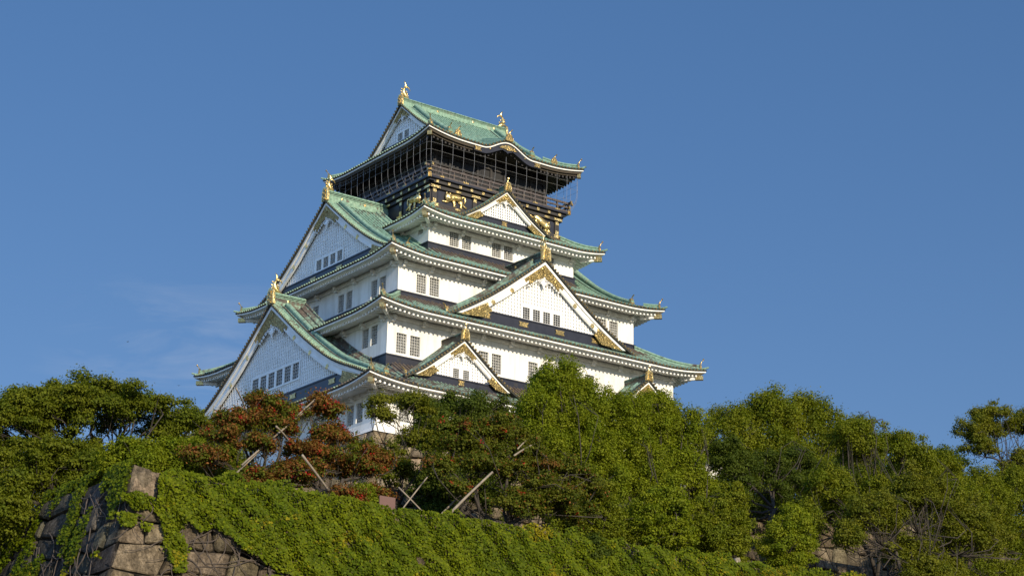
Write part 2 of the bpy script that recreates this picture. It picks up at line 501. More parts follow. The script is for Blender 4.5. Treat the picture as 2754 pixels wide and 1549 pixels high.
def build_roof(i):
    r = R[i]; A, B, prof, a, b, xv = r['A'], r['B'], r['prof'], r['a'], r['b'], r['xv']
    mb = MB(); p_hi, p_lo = r['pat']
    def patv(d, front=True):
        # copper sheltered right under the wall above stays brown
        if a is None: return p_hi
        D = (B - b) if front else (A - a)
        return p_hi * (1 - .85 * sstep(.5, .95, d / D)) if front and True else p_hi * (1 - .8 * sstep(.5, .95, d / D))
    def column(fn, dmax, n, pfun):
        ds = [dmax * k / (n - 1) for k in range(n)]
        return [fn(d) for d in ds], [pfun(d) for d in ds]
    def strips(cols):
        for (c0, p0), (c1, p1) in zip(cols[:-1], cols[1:]):
            n = len(c0)
            i0 = mb.add(c0, p0); i1 = mb.add(c1, p1)
            for k in range(n - 1):
                mb.face((i0 + k, i1 + k, i1 + k + 1, i0 + k + 1))
    def xs_between(x0, x1):
        n = max(1, int(round((x1 - x0) / PITCH)))
        return [x0 + (x1 - x0) * k / n for k in range(n + 1)]
    for sy in (-1, 1):
        segs = []
        if xv:
            segs += [(-A, -xv, 'hip')]
            if a: segs += [(-xv, -a, 'full'), (-a, a, 'skirt'), (a, xv, 'full')]
            else: segs += [(-xv, xv, 'full')]
            segs += [(xv, A, 'hip')]
        else:
            segs += [(-A, A, 'skirt')]
        for x0, x1, kd in segs:
            cols = []
            for x in xs_between(x0, x1):
                dupl = (x == x0 and (x0, x1, kd) != segs[0])
                if kd == 'hip': de = min(A - abs(x), B)
                elif kd == 'full': de = B
                else: de = min(B - b + .05, A - abs(x))
                de = max(de, 0.02)
                n = 16 if kd == 'full' else 7
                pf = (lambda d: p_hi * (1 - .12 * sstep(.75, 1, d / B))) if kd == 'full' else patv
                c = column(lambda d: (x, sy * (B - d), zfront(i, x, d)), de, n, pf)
                cols.append(c)
                if de > .3 and not dupl:
                    mb.mi = 0
                    off = 0
                    mb.sweep(c[0], HALF, (1, 0, 0), closed=False, pats=c[1])
                    p = Vector(c[0][0])
                    mb.mi = 1
                    mb.loft([[p + Vector((.105 * cos(t), 0.02 * -sy, .045 + .105 * sin(t))) for t in [k * pi / 3 for k in range(6)]],
                             [p + Vector((.10 * cos(t), 0.05 * sy, .04 + .10 * sin(t))) for t in [k * pi / 3 for k in range(6)]]])
            mb.mi = 0
            strips(cols)
    dw = (A - r['xw']) if xv else (A - a)
    for sx in (-1, 1):
        cols = []
        for y in xs_between(-B, B):
            de = max(min(B - abs(y), dw + .1), .02)
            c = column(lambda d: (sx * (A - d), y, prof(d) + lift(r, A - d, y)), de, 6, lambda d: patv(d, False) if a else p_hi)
            cols.append(c)
            if de > .3:
                mb.mi = 0
                mb.sweep(c[0], HALF, (0, 1, 0), closed=False, pats=c[1])
                p = Vector(c[0][0])
                mb.mi = 1
                mb.loft([[p + Vector((0.02 * -sx, .105 * cos(t), .045 + .105 * sin(t))) for t in [k * pi / 3 for k in range(6)]],
                         [p + Vector((0.05 * sx, .10 * cos(t), .04 + .10 * sin(t))) for t in [k * pi / 3 for k in range(6)]]])
        mb.mi = 0
        strips(cols)
    cop = COPPER if i >= 3 else COPPER
    root = mb.build("tiered_roof", [cop, TILE_END], castle)
    # ---- eaves: band helper
    def ze(side, t):   # side 0 front/back t=x ; 1 left/right t=y
        if side == 0:
            z = prof(0) + lift(r, t, B)
            if i == 5:
                k = kara(t, 0)
                if k is not None: z += k
            return z
        return prof(0) + lift(r, A, t)
    def band(mb, sect):
        for side in (0, 1):
            H = A if side == 0 else B
            n = 64
            ts = [-1 + 2 * k / n for k in range(n + 1)]
            for sg in (-1, 1):
                rows = []
                for ins, dz, flat in sect:
                    row = []
                    for t in ts:
                        z = ze(side, t * H)
                        if flat is not None: z = z * (1 - flat) + prof(0) * flat
                        z += dz
                        if side == 0: row.append((t * (A - ins), sg * (B - ins), z))
                        else: row.append((sg * (A - ins), t * (B - ins), z))
                    rows.append(mb.add(row))
                for a0, a1 in zip(rows[:-1], rows[1:]):
                    for k in range(n): mb.face((a0 + k, a0 + k + 1, a1 + k + 1, a1 + k))
    dark = i == 5
    mb = MB()
    mb.mi = 1; band(mb, [(.02, -.005, None), (.03, -.13, None), (.12, -.13, None)])
    mb.mi = 0
    if dark:
        band(mb, [(.10, -.12, None), (.10, -.27, None), (.26, -.27, None)])
    else:
        band(mb, [(.10, -.10, None), (.10, -.28, None), (.16, -.285, None), (.60, -.32, None), (.60, -.41, None)])
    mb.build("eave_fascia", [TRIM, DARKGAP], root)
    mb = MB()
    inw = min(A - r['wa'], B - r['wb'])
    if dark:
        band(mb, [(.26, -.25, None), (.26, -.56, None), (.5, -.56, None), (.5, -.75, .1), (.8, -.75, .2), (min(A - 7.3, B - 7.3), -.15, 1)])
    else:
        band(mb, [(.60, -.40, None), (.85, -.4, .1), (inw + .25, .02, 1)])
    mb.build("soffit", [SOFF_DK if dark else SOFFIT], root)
    # rafters with square ends
    mb = MB()
    for side in (0, 1):
        H = (A if side == 0 else B) - .55
        n = int(2 * H / .5)
        for k in range(n + 1):
            t = -H + 2 * H * k / n
            for sg in (-1, 1):
                z0 = ze(side, t) - (.39 if not dark else .50)
                if dark and side == 0 and abs(t) < 3.6 and True: z0 -= .15
                O = (B if side == 0 else A)
                wall = (r['wb'] if side == 0 else r['wa'])
                endi = min(O - wall + .1, (A if side == 0 else B) - abs(t))
                if dark: endi = min(endi, 1.35)
                if endi < .6: continue
                zi = prof(0) + .02 - .0
                if dark: zi = z0 - .02
                w = .10
                st = .58 if not dark else .6
                zz0 = z0 - .02 if not dark else z0 - .28
                def P(ins, lt, z):
                    return (t + lt, sg * (O - ins), z) if side == 0 else (sg * (O - ins), t + lt, z)
                f = clamp((endi - .5) / (O - wall - .4)) if not dark else 0
                ze1 = (z0 + .02) * (1 - f) + zi * f
                h = .20
                c = [P(st, -w, zz0 - h), P(st, w, zz0 - h), P(endi, w, ze1 - h * .8), P(endi, -w, ze1 - h * .8), P(st, -w, zz0), P(st, w, zz0), P(endi, w, ze1 + .02), P(endi, -w, ze1 + .02)]
                mb.hexa(c)
    mb.build("rafter_row", [LACQ2 if dark else TRIM], root)
    # ---- hip ridges with gilt end tiles
    d0 = (A - xv + .3) if xv else min(A - a, B - b)
    if i == 5: d0 = A - xv + .2
    for sx in (-1, 1):
        for sy in (-1, 1):
            mb = MB(); mb.mi = 0
            pts = []
            for k in range(9):
                d = d0 + (0.55 - d0) * k / 8
                pts.append((sx * (A - d), sy * (B - d), prof(d) + lift(r, A - d, B - d)))
            lat = Vector((sx, -sy, 0)).normalized()
            mb.pat = p_hi + .1
            mb.sweep(pts, [(-.2, -.1), (-.2, .2), (-.13, .22), (-.13, .3), (-.2, .32), (-.2, .42), (-.08, .52), (.08, .52), (.2, .42), (.2, .32), (.13, .3), (.13, .22), (.2, .2), (.2, -.1)], lat, up=(0, 0, 1), pats=[p_hi + .1] * 9)
            rr = mb.build("hip_ridge", [COPPER], root)
            # end tile (gilt plate) facing the corner + upturned stalk with ball
            q = Vector(pts[-1]); outd = Vector((sx, sy, 0)).normalized()
            Tq = lambda s, o, z, q=q, lat=lat, outd=outd: tuple(q + lat * s + outd * o + Vector((0, 0, z)))
            g = MB()
            g.prism([(-.26, 0), (.26, 0), (.3, .25), (.2, .62), (0, .74), (-.2, .62), (-.3, .25)], Tq, 0, .14)
            g.prism([(-.13, .1), (.13, .1), (.12, .4), (0, .5), (-.12, .4)], Tq, .14, .2)
            g.tube([Tq(0, .1, .6), Tq(0, .2, .85), Tq(0, .38, 1.05)], [.06, .045, .05], 6)
            g.ball((0, .4, 1.1), .1, .1, .1, Tq, 6, 4)
            # tip: rising corner tiles beyond
            g.mi = 1
            g.tube([Tq(0, .1, .05), Tq(0, .5, .08), Tq(0, .95, .22)], [.14, .12, .09], 6)
            g.build("ridge_end_tile", [GOLD_D, COPPER], root)
            # corner beam end with gilt cap below the eave
            g = MB()
            c = Vector((sx * (A - .35), sy * (B - .35), prof(0) + r['sori'] - .62))
            Tc = lambda s, o, z, c=c, lat=lat, outd=outd: tuple(c + lat * s + outd * o + Vector((0, 0, z)))
            g.mi = 0
            g.box(-.16, .16, -2.3, -.0, -.40, -.07, lambda s, o, z: Tc(s, o, z + .1 * o * (1 if not dark else 1) * 0 + .06 * o))
            g.mi = 1
            g.box(-.23, .23, -.75 if not dark else -.3, .06, -.46, -.02, Tc)
            g.build("corner_beam", [TRIM if not dark else LACQ, GOLD_D], root)
    return root

ROOFOBJ = {i: build_roof(i) for i in R}

# ------------------------------------------------------------------ walls and windows
def wall_face(mb, T, s0, s1, z0, z1, holes):
    mb.mi = 0
    q = lambda a, b, c, d: mb.poly([T(a, 0, c), T(b, 0, c), T(b, 0, d), T(a, 0, d)])
    if not holes:
        q(s0, s1, z0, z1); return
    holes = sorted(holes); zc, zd = holes[0][2], holes[0][3]
    q(s0, s1, z0, zc); q(s0, s1, zd, z1)
    cur = s0
    for a, b, c, d in holes:
        q(cur, a, zc, zd); cur = b
        D = -.32
        mb.poly([T(a, 0, c), T(a, D, c), T(a, D, d), T(a, 0, d)])
        mb.poly([T(b, 0, c), T(b, D, c), T(b, D, d), T(b, 0, d)])
        mb.poly([T(a, 0, c), T(b, 0, c), T(b, D, c), T(a, D, c)])
        mb.poly([T(a, 0, d), T(b, 0, d), T(b, D, d), T(a, D, d)])
    q(cur, s1, zc, zd)

def window(T, a, b, c, d, parent, nx=4, nz=7, depth=-.26, name="window", glass=None):
    mb = MB(); mb.mi = 1
    mb.poly([T(a, depth, c), T(b, depth, c), T(b, depth, d), T(a, depth, d)])
    mb.mi = 0
    o0, o1 = depth + .05, depth + .14
    w = .022
    for k in range(nx + 1):
        s = a + (b - a) * k / nx
        s = min(max(s, a + w), b - w)
        mb.box(s - w * .8, s + w * .8, o0, o1, c, d, T)
    for k in range(nz + 1):
        z = c + (d - c) * k / nz
        z = min(max(z, c + w), d - w)
        mb.box(a, b, o0 + .01, o1 + .015, z - w * .7, z + w * .7, T)
    return mb.build(name, [BARS, glass or GLASS], parent)

def storey(a, b, z0, z1, zb, front, left, wz, beam_z, band=True, wzl=None):
    """a,b half sizes; white wall z0..z1; dark band zb..z0; window pair centres on the front and side faces"""
    mb = MB(); jobs = []
    for kind, T, half, cs in (("f", T_front(0, b), a, front), ("b", T_back(0, b), a, front), ("l", T_left(a), b, left), ("r", T_right(a), b, left)):
        holes = []
        zz = wz if kind in "fb" else (wzl or wz)
        for c_ in cs:
            cc, wd, gap = c_ if isinstance(c_, tuple) else (c_, 1.15, .42)
            if gap is None: holes.append((cc - wd / 2, cc + wd / 2, zz[0], zz[1]))
            else:
                holes.append((cc - gap / 2 - wd, cc - gap / 2, zz[0], zz[1]))
                holes.append((cc + gap / 2, cc + gap / 2 + wd, zz[0], zz[1]))
        wall_face(mb, T, -half, half, z0, z1, holes)
        jobs += [(T, *h) for h in holes]
        # shallow beam and bracket blocks under the soffit
        e_ = .25 if kind in "fb" else 0
        mb.box(-half - e_, half + e_, .003, .25, beam_z, beam_z + .3, T)
        n = int(half * 2 / 3.3)
        for k in range(n + 1):
            s = -half + .5 + (2 * half - 1) * k / n
            mb.box(s - .16, s + .16, .25, .62, beam_z - .02, beam_z + .30, T)
            mb.box(s - .19, s + .19, .003, .40, beam_z - .24, beam_z - .03, T)
    if band:
        mb.mi = 1
        for T, half, e_ in ((T_front(0, b), a, 1), (T_back(0, b), a, 1), (T_left(a), b, 0), (T_right(a), b, 0)):
            mb.box(-half - .12 * e_, half + .12 * e_, .001, .12, zb, z0 - .143, T)
            mb.box(-half - .2 * e_, half + .2 * e_, .001, .2, z0 - .14, z0 - .003, T)
            n = int(half * 2 / 2.6)
            mb.mi = 2
            for k in range(n):
                s = -half + (2 * half) * (k + .5) / n
                mb.box(s - .22, s + .22, .1, .125, z0 - .62, z0 - .3, T)
            mb.mi = 1
    o = mb.build("storey_wall", [PLASTER, LACQ, LATT_DARK], castle)
    for j in jobs: window(*j, o)
    return o

w1 = storey(21.5, 20.1, 14.3, 18.2, 14, [-17.6, -10.5, -3.5, 3.5, 10.5, 17.6], [-16.5, -10, -3.5, 3.5, 10, 16.5], (15.0, 16.9), 17.35, band=False)
storey(18.04, 16.11, 22.55, 27.1, 19.5, [-15.6, -5.9, .2, 5.9, 15.6], [13.0, -13.0], (22.85, 24.83), 26.05, wzl=(23.9, 25.85))
storey(15.1, 13.12, 30.25, 34.0, 28.6, [-11.55, 11.55], [9.55, 3.28, -3.28, -9.55], (30.45, 32.33), 32.95)
storey(9.45, 9.81, 37.42, 40.1, 35.5, [-5.46, -.06, 5.46], [(8.3, .9, None), (-8.3, .9, None)], (37.6, 39.15), 39.1, wzl=(38.62, 39.55))
# flared plaster skirt of the ground storey
mb = MB()
def ring(a, b, z): return [(-a, -b, z), (a, -b, z), (a, b, z), (-a, b, z)]
mb.loft([ring(22.0, 20.6, 13.6), ring(21.75, 20.35, 14.0), ring(21.51, 20.11, 14.7)], caps=False)
mb.build("wall_skirt", [PLASTER], w1)

# ------------------------------------------------------------------ top storey: lacquered walls, balcony, net
T5 = [T_front(0, 8.46), T_back(0, 8.46), T_left(8.37), T_right(8.37)]
H5 = [8.37, 8.37, 8.46, 8.46]
mb = MB()
mb.box(-8.37, 8.37, -8.46, 8.46, 41.0, 44.9)
g = MB()
for T, h in zip(T5, H5):
    for s in (-h + .3, -h / 2.9, h / 2.9, h - .3):      # posts
        mb.mi = 1; mb.box(s - .27, s + .27, .005, .14, 41.9, 44.2, T)
        g.box(s - .2, s + .2, .145, .19, 43.55, 43.98, T)
        g.prism([(s - .62, 44.0), (s - .45, 44.12), (s - .62, 44.25), (s + .62, 44.25), (s + .45, 44.12), (s + .62, 44.0)], T, .33, .37)
        g.box(s - .2, s + .2, .145, .19, 42.35, 42.85, T)
        g.prism([(s - .55, 42.0), (s - .4, 42.15), (s - .55, 42.33), (s + .55, 42.33), (s + .4, 42.15), (s + .55, 42.0)], T, .26, .3)
    mb.mi = 1
    mb.box(-h - .3, h + .3, .006, .32, 43.95, 44.3, T)
    mb.box(-h - .2, h + .2, .007, .25, 41.95, 42.38, T)
    mb.box(-h - .1, h + .1, .008, .6, 44.42, 44.75, T)
    mb.mi = 0
    mb.box(-h + .8, -h / 2.9 - .45, .004, .06, 42.42, 43.9, T)
    mb.box(h / 2.9 + .45, h - .8, .004, .06, 42.42, 43.9, T)
    mb.box(-h / 2.9 + .45, h / 2.9 - .45, .004, .06, 42.42, 43.9, T)
    n = 11
    for k in range(n + 1 if T in (T5[0], T5[2]) else 0):
        s = -h + .3 + (2 * h - .6) * k / n
        g.box(s - .15, s + .15, .6, .66, 44.44, 44.74, T)
        if k % 4 == 2:
            g.ball((s, .36, 44.12), .42, .05, .14, T, 8, 4)
            g.ball((s, .3, 42.15), .42, .05, .14, T, 8, 4)
w5 = mb.build("storey_wall", [LACQ, LACQ2], castle, "black lacquered wall with gilt fittings")
build_split(g, "gilt_fitting", [GOLD], w5)
# balcony
mb = MB()
mb.mi = 0
mb.box(-9.3, 9.3, -9.35, 9.35, 44.82, 45.02)
mb.box(-9.0, 9.0, -9.05, 9.05, 44.6, 44.8)
bal = mb.build("balcony", [LACQ], castle)
mb = MB(); g = MB()
TB = (T_front(0, 9.2), T_back(0, 9.2), T_left(9.15), T_right(9.15))
for T, h in zip(TB, (9.15, 9.15, 9.2, 9.2)):
    for z, hh, w, ex in ((45.12, .12, .08, .1), (45.62, .09, .06, .2), (46.1, .11, .07, .55)):
        mb.box(-h - ex, h + ex, -w, w, z - hh, z + hh, T)
    n = 12
    for k in range(n + 1):
        s = -h + 2 * h * k / n
        mb.box(s - .09, s + .09, -.085, .085, 45.02, 46.0, T)
        if k % 2 == 1 and abs(h) < 9.6:
            g.box(s - .3, s + .3, .088, .11, 45.0, 45.22, T)
        elif T is TB[0] or T is TB[2]:
            g.ball((s, .08, 45.63), .07, .04, .07, T, 6, 3)
    for sg in (-1, 1):
        g.box(sg * (h + .55) - .05, sg * (h + .55) + .05, -.11, .11, 45.97, 46.24, T)
        g.box(sg * (h + .2) - .08, sg * (h + .2) + .08, -.1, .1, 45.5, 45.74, T)
        g.box(sg * (h + .05) - .2, sg * (h + .05) + .2, .1, .16, 44.8, 45.3, T)
mb.build("railing", [BROWNWOOD], bal)
build_split(g, "gilt_fitting", [GOLD_D], bal)
# room behind the balcony
mb = MB()
mb.mi = 0; mb.box(-7.3, 7.3, -7.3, 7.3, 45.02, 49.8)
for T in (T_front(0, 7.3), T_back(0, 7.3), T_left(7.3), T_right(7.3)):
    mb.mi = 1
    for k in range(9):
        s = -7.2 + 14.4 * k / 8
        mb.box(s - .14, s + .14, .004, .15, 45.02, 49.3, T)
    mb.box(-7.35, 7.35, .003, .2, 48.3, 48.6, T)
    mb.box(-7.35, 7.35, .003, .2, 47.2, 47.35, T)
    mb.box(-7.35, 7.35, .002, .12, 45.02, 45.9, T)
mb.build("observation_room", [simple("black_opening", (.006, .006, .007), (.01, .01, .012), 2, .5), LACQ2], castle)
# protective net
mb = MB()
def netp(h, k):        # outward profile: straight then curling in to the balcony foot
    prof = [(h, 49.0), (h, 48.3), (h, 47.5), (h - .02, 46.8), (h - .12, 46.2), (h - .3, 45.7), (h - .55, 45.3), (h - .8, 45.05)]
    return prof[k]
hx, hy = 10.0, 10.1
wr = .016
for side, (h, other) in enumerate(((hy, hx), (hx, hy))):
    n = 14 if side == 0 else 16
    for sg in (-1, 1):
        for k in range(n + 1):
            t = -other + .35 + (2 * other - .7) * k / n
            pts = []
            for j in range(8):
                o_, z = netp(h, j)
                tt = t * (o_ / h) if abs(t) > other - 1 else t
                pts.append((tt, sg * o_, z) if side == 0 else (sg * o_, tt, z))
            mb.tube(pts, wr, 4)
for j in (1, 2, 4):
    a_, z = netp(hx, j); b_, _ = netp(hy, j)
    c_ = .35
    loop = [(-a_ + c_, -b_, z), (a_ - c_, -b_, z), (a_, -b_ + c_, z), (a_, b_ - c_, z), (a_ - c_, b_, z), (-a_ + c_, b_, z), (-a_, b_ - c_, z), (-a_, -b_ + c_, z), (-a_ + c_, -b_, z)]
    for p, q in zip(loop[:-1], loop[1:]): mb.tube([p, q], wr * .8, 4)
mb.build("wire_net", [WIRE], castle)
# black board and gilt fittings under the undulating eave
for T, nm in ((T_front(0, 10.58), 0), (T_back(0, 10.58), 1)):
    mb = MB(); n = 40
    top, bot = [], []
    for k in range(n + 1):
        s = -4.4 + 8.8 * k / n
        kk = kara(s, 0) or 0
        top.append((s, 49.45 + kk - .34)); bot.append((s, 49.45 + kk - .34 - .5 - .12 * sstep(4, 0, abs(s))))
    for k in range(n):
        mb.hexa([T(top[k][0], -.42, bot[k][1]), T(top[k + 1][0], -.42, bot[k + 1][1]), T(top[k + 1][0], -.2, bot[k + 1][1]), T(top[k][0], -.2, bot[k][1]),
                 T(top[k][0], -.42, top[k][1]), T(top[k + 1][0], -.42, top[k + 1][1]), T(top[k + 1][0], -.2, top[k + 1][1]), T(top[k][0], -.2, top[k][1])])
    mb.prism([(-.75, 49.75), (-.5, 49.5), (-.2, 49.45), (0, 49.28), (.2, 49.45), (.5, 49.5), (.75, 49.75), (0, 50.05)], T, -.36, -.22)
    o = mb.build("undulating_board", [LACQ], ROOFOBJ[5])
    g = MB()
    g.prism([(-1.2, 49.72), (-.8, 50.0), (-.5, 50.1), (0, 50.2), (.5, 50.1), (.8, 50.0), (1.2, 49.72), (.6, 49.72), (0, 49.6), (-.6, 49.72)], T, -.2, -.12)
    for sg in (-1, 1):
        g.prism([(sg * 4.4, 49.1), (sg * 3.5, 49.1), (sg * 3.7, 48.9), (sg * 3.5, 48.7), (sg * 4.4, 48.7), (sg * 4.2, 48.9)], T, -.2, -.13)
        g.ball((sg * 2.3, -.18, 49.3), .12, .05, .12, T, 6, 3)
    build_split(g, "gilt_fitting", [GOLD_D], ROOFOBJ[5])
    # ridge of the undulating gable and its end tile
    mb = MB(); mb.pat = 1.05
    pts = [T(0, -d, zfront(5, 0, d) + .02) for d in (0.1, 1.2, 2.4, 3.6, 4.8)]
    mb.sweep(pts, [(-.2, -.1), (-.18, .25), (0, .38), (.18, .25), (.2, -.1)], (1, 0, 0), up=(0, 0, 1), pats=[1.05] * 5)
    mb.build("ridge", [COPPER], ROOFOBJ[5])
    g = MB()
    zt = zfront(5, 0, 0)
    g.prism([(-.5, zt), (.5, zt), (.5, zt + .3), (.3, zt + .75), (0, zt + .9), (-.3, zt + .75), (-.5, zt + .3)], T, -.1, .1)
    g.tube([T(0, 0, zt + .8), T(.1, .1, zt + 1.1), T(.25, .25, zt + 1.3)], [.08, .06, .07], 6)
    g.build("ridge_end_tile", [GOLD_D], ROOFOBJ[5])
for T in (T_front(0, 10.58), T_back(0, 10.58)):
    for sg in (-1, 1):
        g = MB(); x = sg * 6.4; zt = zfront(5, x, .5)
        g.prism([(x - .45, zt), (x + .45, zt), (x + .4, zt + .35), (x + .2, zt + .75), (x, zt + .85), (x - .2, zt + .75), (x - .4, zt + .35)], T, -.5, -.32)
        g.tube([T(x, -.4, zt + .8), T(x + .1, -.3, zt + 1.0), T(x + .2, -.15, zt + 1.15)], [.07, .06, .06], 6)
        g.build("ridge_end_tile", [GOLD_D], ROOFOBJ[5])

# tiger reliefs on the lacquered wall
def tiger(T, c, zc, flip, sc=1.0, crouch=False):
    mb = MB(); mb.smooth = True
    Tn = Vector(T(0, 1, 0)) - Vector(T(0, 0, 0))
    def q(s, z, o=.1): return T(c + flip * s * sc, o, zc + z * sc)
    def tb(path, rad): mb.tube([q(*p) for p in path], [r * sc * 1.22 for r in rad], 8, squash=(Tn, .55))
    if not crouch:
        tb([(-.75, .12, .16), (-.35, .22, .18), (.1, .34, .18), (.5, .34, .18), (.85, .18, .16)], [.30, .36, .33, .36, .26])
        tb([(-.95, .30, .18), (-.72, .22, .24), (-.55, .12, .2)], [.26, .42, .3])            # mane / head
        mb.ball((c + flip * -.82 * sc, .26, zc + .16 * sc), .46 * sc, .26, .48 * sc, T, 10, 6)
        mb.ball((c + flip * -.86 * sc, .50, zc + .02 * sc), .2 * sc, .12, .17 * sc, T, 8, 5)
        for e_ in (-1.08, -.62): mb.ball((c + flip * e_ * sc, .3, zc + .58 * sc), .12 * sc, .1, .13 * sc, T, 6, 4)
        tb([(-.6, -.1, .18), (-.95, -.36, .16), (-1.35, -.36, .14), (-1.5, -.36, .12)], [.15, .10, .075, .09])
        tb([(-.1, 0, .16), (.05, -.4, .14), (.0, -.62, .14), (.25, -.72, .14)], [.2, .14, .11, .12])
        tb([(.75, .1, .16), (.95, -.25, .14), (.85, -.6, .14), (1.05, -.75, .14)], [.24, .15, .11, .12])
        tb([(.6, 0, .12), (1.1, -.25, .12), (1.4, -.45, .12), (1.6, -.5, .12)], [.2, .13, .1, .11])
        tb([(.9, .3, .1), (1.1, .62, .12), (1.4, .6, .12), (1.45, .25, .12), (1.3, -.1, .12)], [.1, .09, .09, .09, .06])
        for k in range(5):
            tb([(-.05 + .17 * k, .62, .33), (-.1 + .17 * k, .3, .42), (-.02 + .17 * k, .05, .36)], [.02, .035, .02])
    else:
        tb([(.95, -.35, .16), (.55, -.05, .2), (.1, .2, .18), (-.5, .5, .17), (-.85, .55, .15)], [.3, .4, .36, .32, .2])
        tb([(.45, -.05, .22), (.8, -.2, .26), (1.05, -.45, .2)], [.34, .44, .34])
        mb.ball((c + flip * .85 * sc, .28, zc - .22 * sc), .48 * sc, .26, .48 * sc, T, 10, 6)
        mb.ball((c + flip * .9 * sc, .52, zc - .34 * sc), .2 * sc, .12, .17 * sc, T, 8, 5)
        for e_ in (.62, 1.12): mb.ball((c + flip * e_ * sc, .3, zc + .2 * sc), .12 * sc, .1, .13 * sc, T, 6, 4)
        tb([(.6, -.4, .18), (.8, -.8, .16), (1.1, -.85, .14), (1.3, -.9, .12)], [.17, .14, .12, .11])
        tb([(1.0, -.5, .18), (1.3, -.85, .16), (1.6, -.95, .12)], [.16, .13, .12])
        tb([(-.7, .4, .1), (-1.1, .45, .12), (-1.35, .75, .12), (-1.2, 1.0, .12), (-1.0, .75, .12)], [.12, .1, .09, .08, .06])
        tb([(-.5, .3, .16), (-.45, -.02, .14), (-.15, -.15, .14)], [.2, .14, .11])
    mb.build("tiger_relief", [GOLD], w5)
tiger(T5[0], -5.55, 43.15, 1)
tiger(T5[0], 5.75, 43.3, 1, 1, True)
tiger(T5[2], 5.6, 43.2, -1)
tiger(T5[2], -5.6, 43.2, 1, 1, True)
tiger(T5[3], 5.6, 43.2, -1)
tiger(T5[3], -5.6, 43.2, 1, 1, True)

# ------------------------------------------------------------------ gables
def fish(T, u_in, base, sc, parent):
    """gilt dolphin-fish standing head-down on a ridge end; u_in = sign of the inward direction along o"""
    mb = MB(); mb.smooth = True
    def q(u, z, s=0): return T(s * sc, u_in * u * sc, base + z * sc)
    mb.tube([q(1.0, .02), q(.8, .22), q(.45, .42), q(.2, .8), (q(.12, 1.15)), q(.22, 1.5), q(.38, 1.78)], [k * sc for k in (.16, .27, .33, .31, .26, .19, .12)], 8)
    mb.tube([q(.34, 1.7), q(.5, 2.05), q(.42, 2.4), q(.2, 2.7)], [.12 * sc, .2 * sc, .15 * sc, .02], 6, squash=(Vector(T(1, 0, 0)) - Vector(T(0, 0, 0)), .45))
    mb.tube([q(.4, 1.75), q(.75, 1.9), q(1.05, 1.75), q(1.3, 1.4)], [.1 * sc, .16 * sc, .12 * sc, .02], 6, squash=(Vector(T(1, 0, 0)) - Vector(T(0, 0, 0)), .45))
    for u, z, du, dz in ((0, 1.35, -.32, .22), (-.02, .95, -.42, .2), (.0, .6, -.38, .15), (.45, 1.2, .3, .12), (.62, .75, .3, .22)):
        mb.tube([q(u + .1, z - .05), q(u + du * .6, z + dz * .4), q(u + du, z + dz)], [.13 * sc, .08 * sc, .01], 5)
    for sg in (-1, 1):
        mb.tube([q(.45, .55, sg * .2), q(.4, .75, sg * .5), q(.25, 1.0, sg * .62)], [.13 * sc, .1 * sc, .02], 5)
        mb.ball((sg * .22 * sc, u_in * .72 * sc, base + .42 * sc), .09 * sc, .09 * sc, .09 * sc, T, 6, 4)
    mb.tube([q(1.0, .0), q(1.2, .12), q(1.35, .02)], [.14 * sc, .1 * sc, .05 * sc], 6)
    return mb.build("fish_ornament", [GOLD], parent)

def oni(T, base, o, w, h, parent, stalk=False):
    g = MB()
    g.prism([(-w * 1.05, base), (w * 1.05, base), (w, base + h * .5), (w * .8, base + h * .85), (w * .4, base + h), (-w * .4, base + h), (-w * .8, base + h * .85), (-w, base + h * .5)], T, o, o + .28)
    g.mi = 1
    g.prism([(-w * .6, base + h * .05), (w * .6, base + h * .05), (w * .55, base + h * .55), (w * .25, base + h * .85), (-w * .25, base + h * .85), (-w * .55, base + h * .55)], T, o + .28, o + .36)
    g.mi = 0
    for k in range(5):
        g.ball((w * .3 * (-1 if k % 2 else 1), o + .38, base + h * (.15 + .15 * k)), w * .2, .08, w * .2, T, 6, 4)
    if stalk:
        g.tube([T(0, o + .1, base + h * .95), T(0, o + .14, base + h * 1.2), T(0, o + .2, base + h * 1.35)], [.07, .05, .05], 6)
        g.ball((0, o + .2, base + h * 1.42), .14, .14, .14, T, 8, 5)
    return g.build("ridge_end_tile", [GOLD, GOLD_F], parent)

